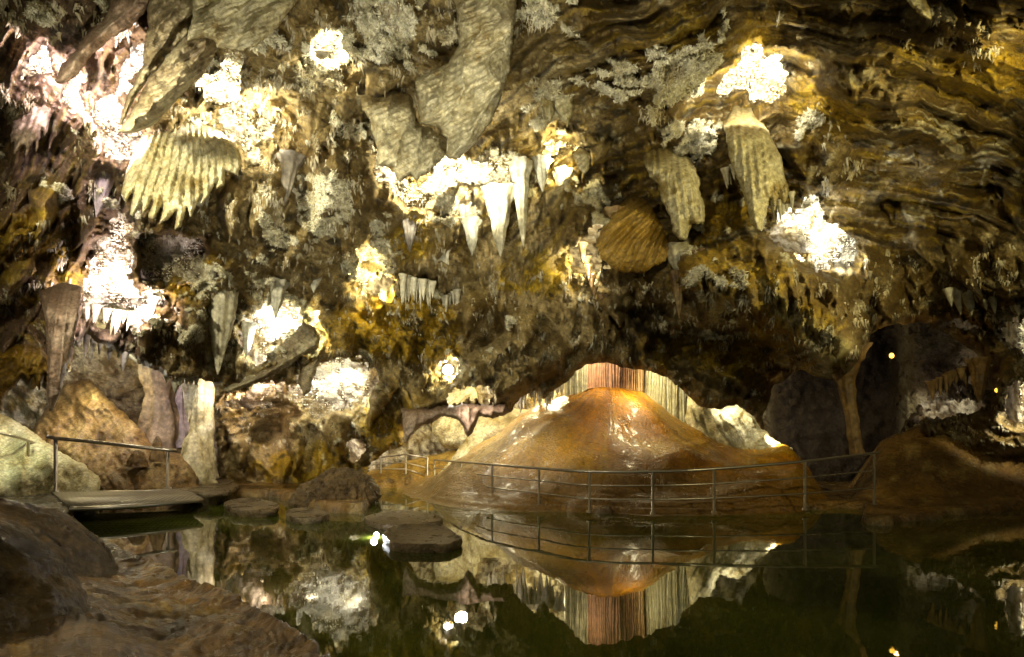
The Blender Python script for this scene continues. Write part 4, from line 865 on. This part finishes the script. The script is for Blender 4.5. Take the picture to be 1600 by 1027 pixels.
for fr, nm, r in ((0, 'top_rail', .03), (.34, 'middle_rail', .016), (.68, 'lower_rail', .016)):
    pts = cat([P3(x, yt+(yb-yt)*fr, Y) for x, yt, yb, Y in POSTS])
    if fr == 0: pts = pts+[P3(1373, 706.5, 11.33)]
    mb = MB(); mb.tube(local(rl, pts), r, 8); mb.build(nm, M['steel'], rl, True)
r2 = empty('railing', P3(634, 735, 19)); tag(r2, 'far section of railing running back into the rear chamber', 'railing')
FP = [(556, 721, 740, 16.9), (595, 715, 740, 16.95), (634, 710, 742, 17.0), (668, 716, 755, 16.95)]
for x, yt, yb, Y in FP:
    mb = MB(); mb.tube(local(r2, [P3(x, yb, Y), P3(x, yt, Y)]), .03, 8); mb.build('post', M['steel'], r2, True)
for fr, nm in ((0, 'top_rail'), (.4, 'middle_rail'), (.72, 'lower_rail')):
    mb = MB(); mb.tube(local(r2, [P3(x, yt+(yb-yt)*fr, Y) for x, yt, yb, Y in FP]), .03 if fr == 0 else .018, 8); mb.build(nm, M['steel'], r2, True)
# ------------------------------------------------------------------ visible lamps
def fixture(px, py, Y, s, lens, label, e, c, aim=(0, -1, .2)):
    p = np.array(P3(px, py, Y)); t = empty('flood_lamp', tuple(p)); tag(t, label, 'lamp')
    mb = MB(); mb.tube([(0, .03+s*.9, 0), (0, .02+s*.2, 0), (0, 0, 0)], [s*.5, s*.95, s], 14); mb.build('housing', M['black'], t, True)
    mb = MB(); mb.tube([(0, -.004, 0), (0, -.02, 0)], [s*.86, s*.7], 14); mb.build('lens', M[lens], t, True)
    mb = MB(); mb.tube([(0, s*.5, -s*.6), (0, s*.6, -s*2.2)], s*.15, 6); mb.build('bracket', M['black'], t, True)
    if e: lamp(tuple(p+np.array([0, -.15, .05])), e, c, .05)
fixture(588, 836, 8.15, .05, 'lens_w', 'dazzling white lamp at the water line against the largest round pad', 25, COOL)
fixture(1393, 556, 12.6, .075, 'lens_y', 'small amber lamp high on the dark right hand wall', 5, (1, .6, .15))
fixture(1557, 610, 11.6, .06, 'lens_y', 'small amber lamp beside the bright right edge opening', 5, (1, .6, .15))
fixture(700, 578, 13.8, .16, 'lens_w', 'round white lamp glaring in its niche left of the cone', 30, WARM)
# lamps of the show lighting, tucked behind rock, then added fill spots in the open
lamp(P3(1206, 682, 14.3), 130, (1, .96, .86), .05, 'SPOT', P3(1206, 712, 15.0), 110)                         # right foot of the cone
lamp(P3(840, 560, 19.0), 550, YEL, .2)                                   # rear chamber
lamp(P3(1040, 575, 14.55), 110, (1, .9, .62), .12, 'SPOT', P3(1040, 590, 17), 160)
lamp(P3(930, 560, 14.4), 70, (1, .88, .7), .12, 'SPOT', P3(940, 590, 17), 160)
lamp(P3(1060, 380, 15.2), 500, (1, .9, .62), .2)
lamp(P3(1000, 590, 14.4), 80, (1, .85, .5), .12, 'SPOT', P3(1010, 700, 14.8), 150)
lamp(P3(700, 610, 11.2), 170, (1, .9, .8), .12, 'SPOT', P3(850, 700, 14.0), 70)                          # added spot for glints on the cone's left flank
lamp(P3(1150, 610, 14.3), 120, WARM, .1, 'SPOT', P3(1150, 650, 16), 150)
lamp(P3(720, 560, 16.5), 170, (1, .9, .6), .2)
lamp(P3(-20, 600, 11.6), 160, (.9, 1, .75), .15, 'SPOT', P3(0, 680, 13.6), 120)                            # left slope
lamp(P3(150, 580, 14.8), 90, YEL, .1)
lamp(P3(200, 600, 13.5), 26, WARM, .1)
lamp(P3(1640, 690, 12.5), 40, WARM, .1)
lamp(P3(830, 690, 10.5), 60, PUR, .1) if False else None
lamp((-3.2, 3.0, .9), 110, (1, .93, .84), .3, 'SPOT', (1.2, 14, 1.6), 50)  # from here on added fill spots, out of view, brightening walls and foreground
lamp((-5.6, 4.6, 5.0), 1250, (1, .94, .74), .15, 'SPOT', (-4.5, 11, 4.6), 105)
lamp((6.6, 4.6, 5.2), 620, (1, .88, .46), .15, 'SPOT', (5.5, 11, 5.2), 105)
lamp((0, 2.5, 4.6), 450, (1, .94, .74), .2, 'SPOT', (0, 12, 5.8), 90)
lamp((-4.6, 2.2, 2.4), 190, (1, .85, .55), .08, 'SPOT', (-2.2, 4.4, 0), 70)
lamp((-1.5, 3.2, .6), 1150, (1, .95, .78), .15, 'SPOT', (-1.9, 8, 7.6), 80)
lamp((7.0, 5.0, .5), 450, (1, .88, .5), .2, 'SPOT', (6.0, 8.5, 7.5), 80)
# ------------------------------------------------------------------ world, camera, render
w = bpy.data.worlds.new('World'); C.world = w; w.use_nodes = True
bg = w.node_tree.nodes['Background']; bg.inputs[0].default_value = (1, .88, .54, 1); bg.inputs[1].default_value = .17
cam = bpy.data.cameras.new('Camera'); co = bpy.data.objects.new('Camera', cam); COL.objects.link(co)
co.location = (0, 0, CH); co.rotation_euler = (math.radians(90), 0, 0); cam.sensor_width = 36; cam.lens = 18
cam.shift_y = (HY-513.5)/1600; cam.clip_start = .05; cam.clip_end = 500
C.camera = co
C.view_settings.view_transform = 'Standard'; C.view_settings.look = 'None'; C.view_settings.exposure = .5; C.view_settings.gamma = 1
C.render.engine = 'CYCLES'
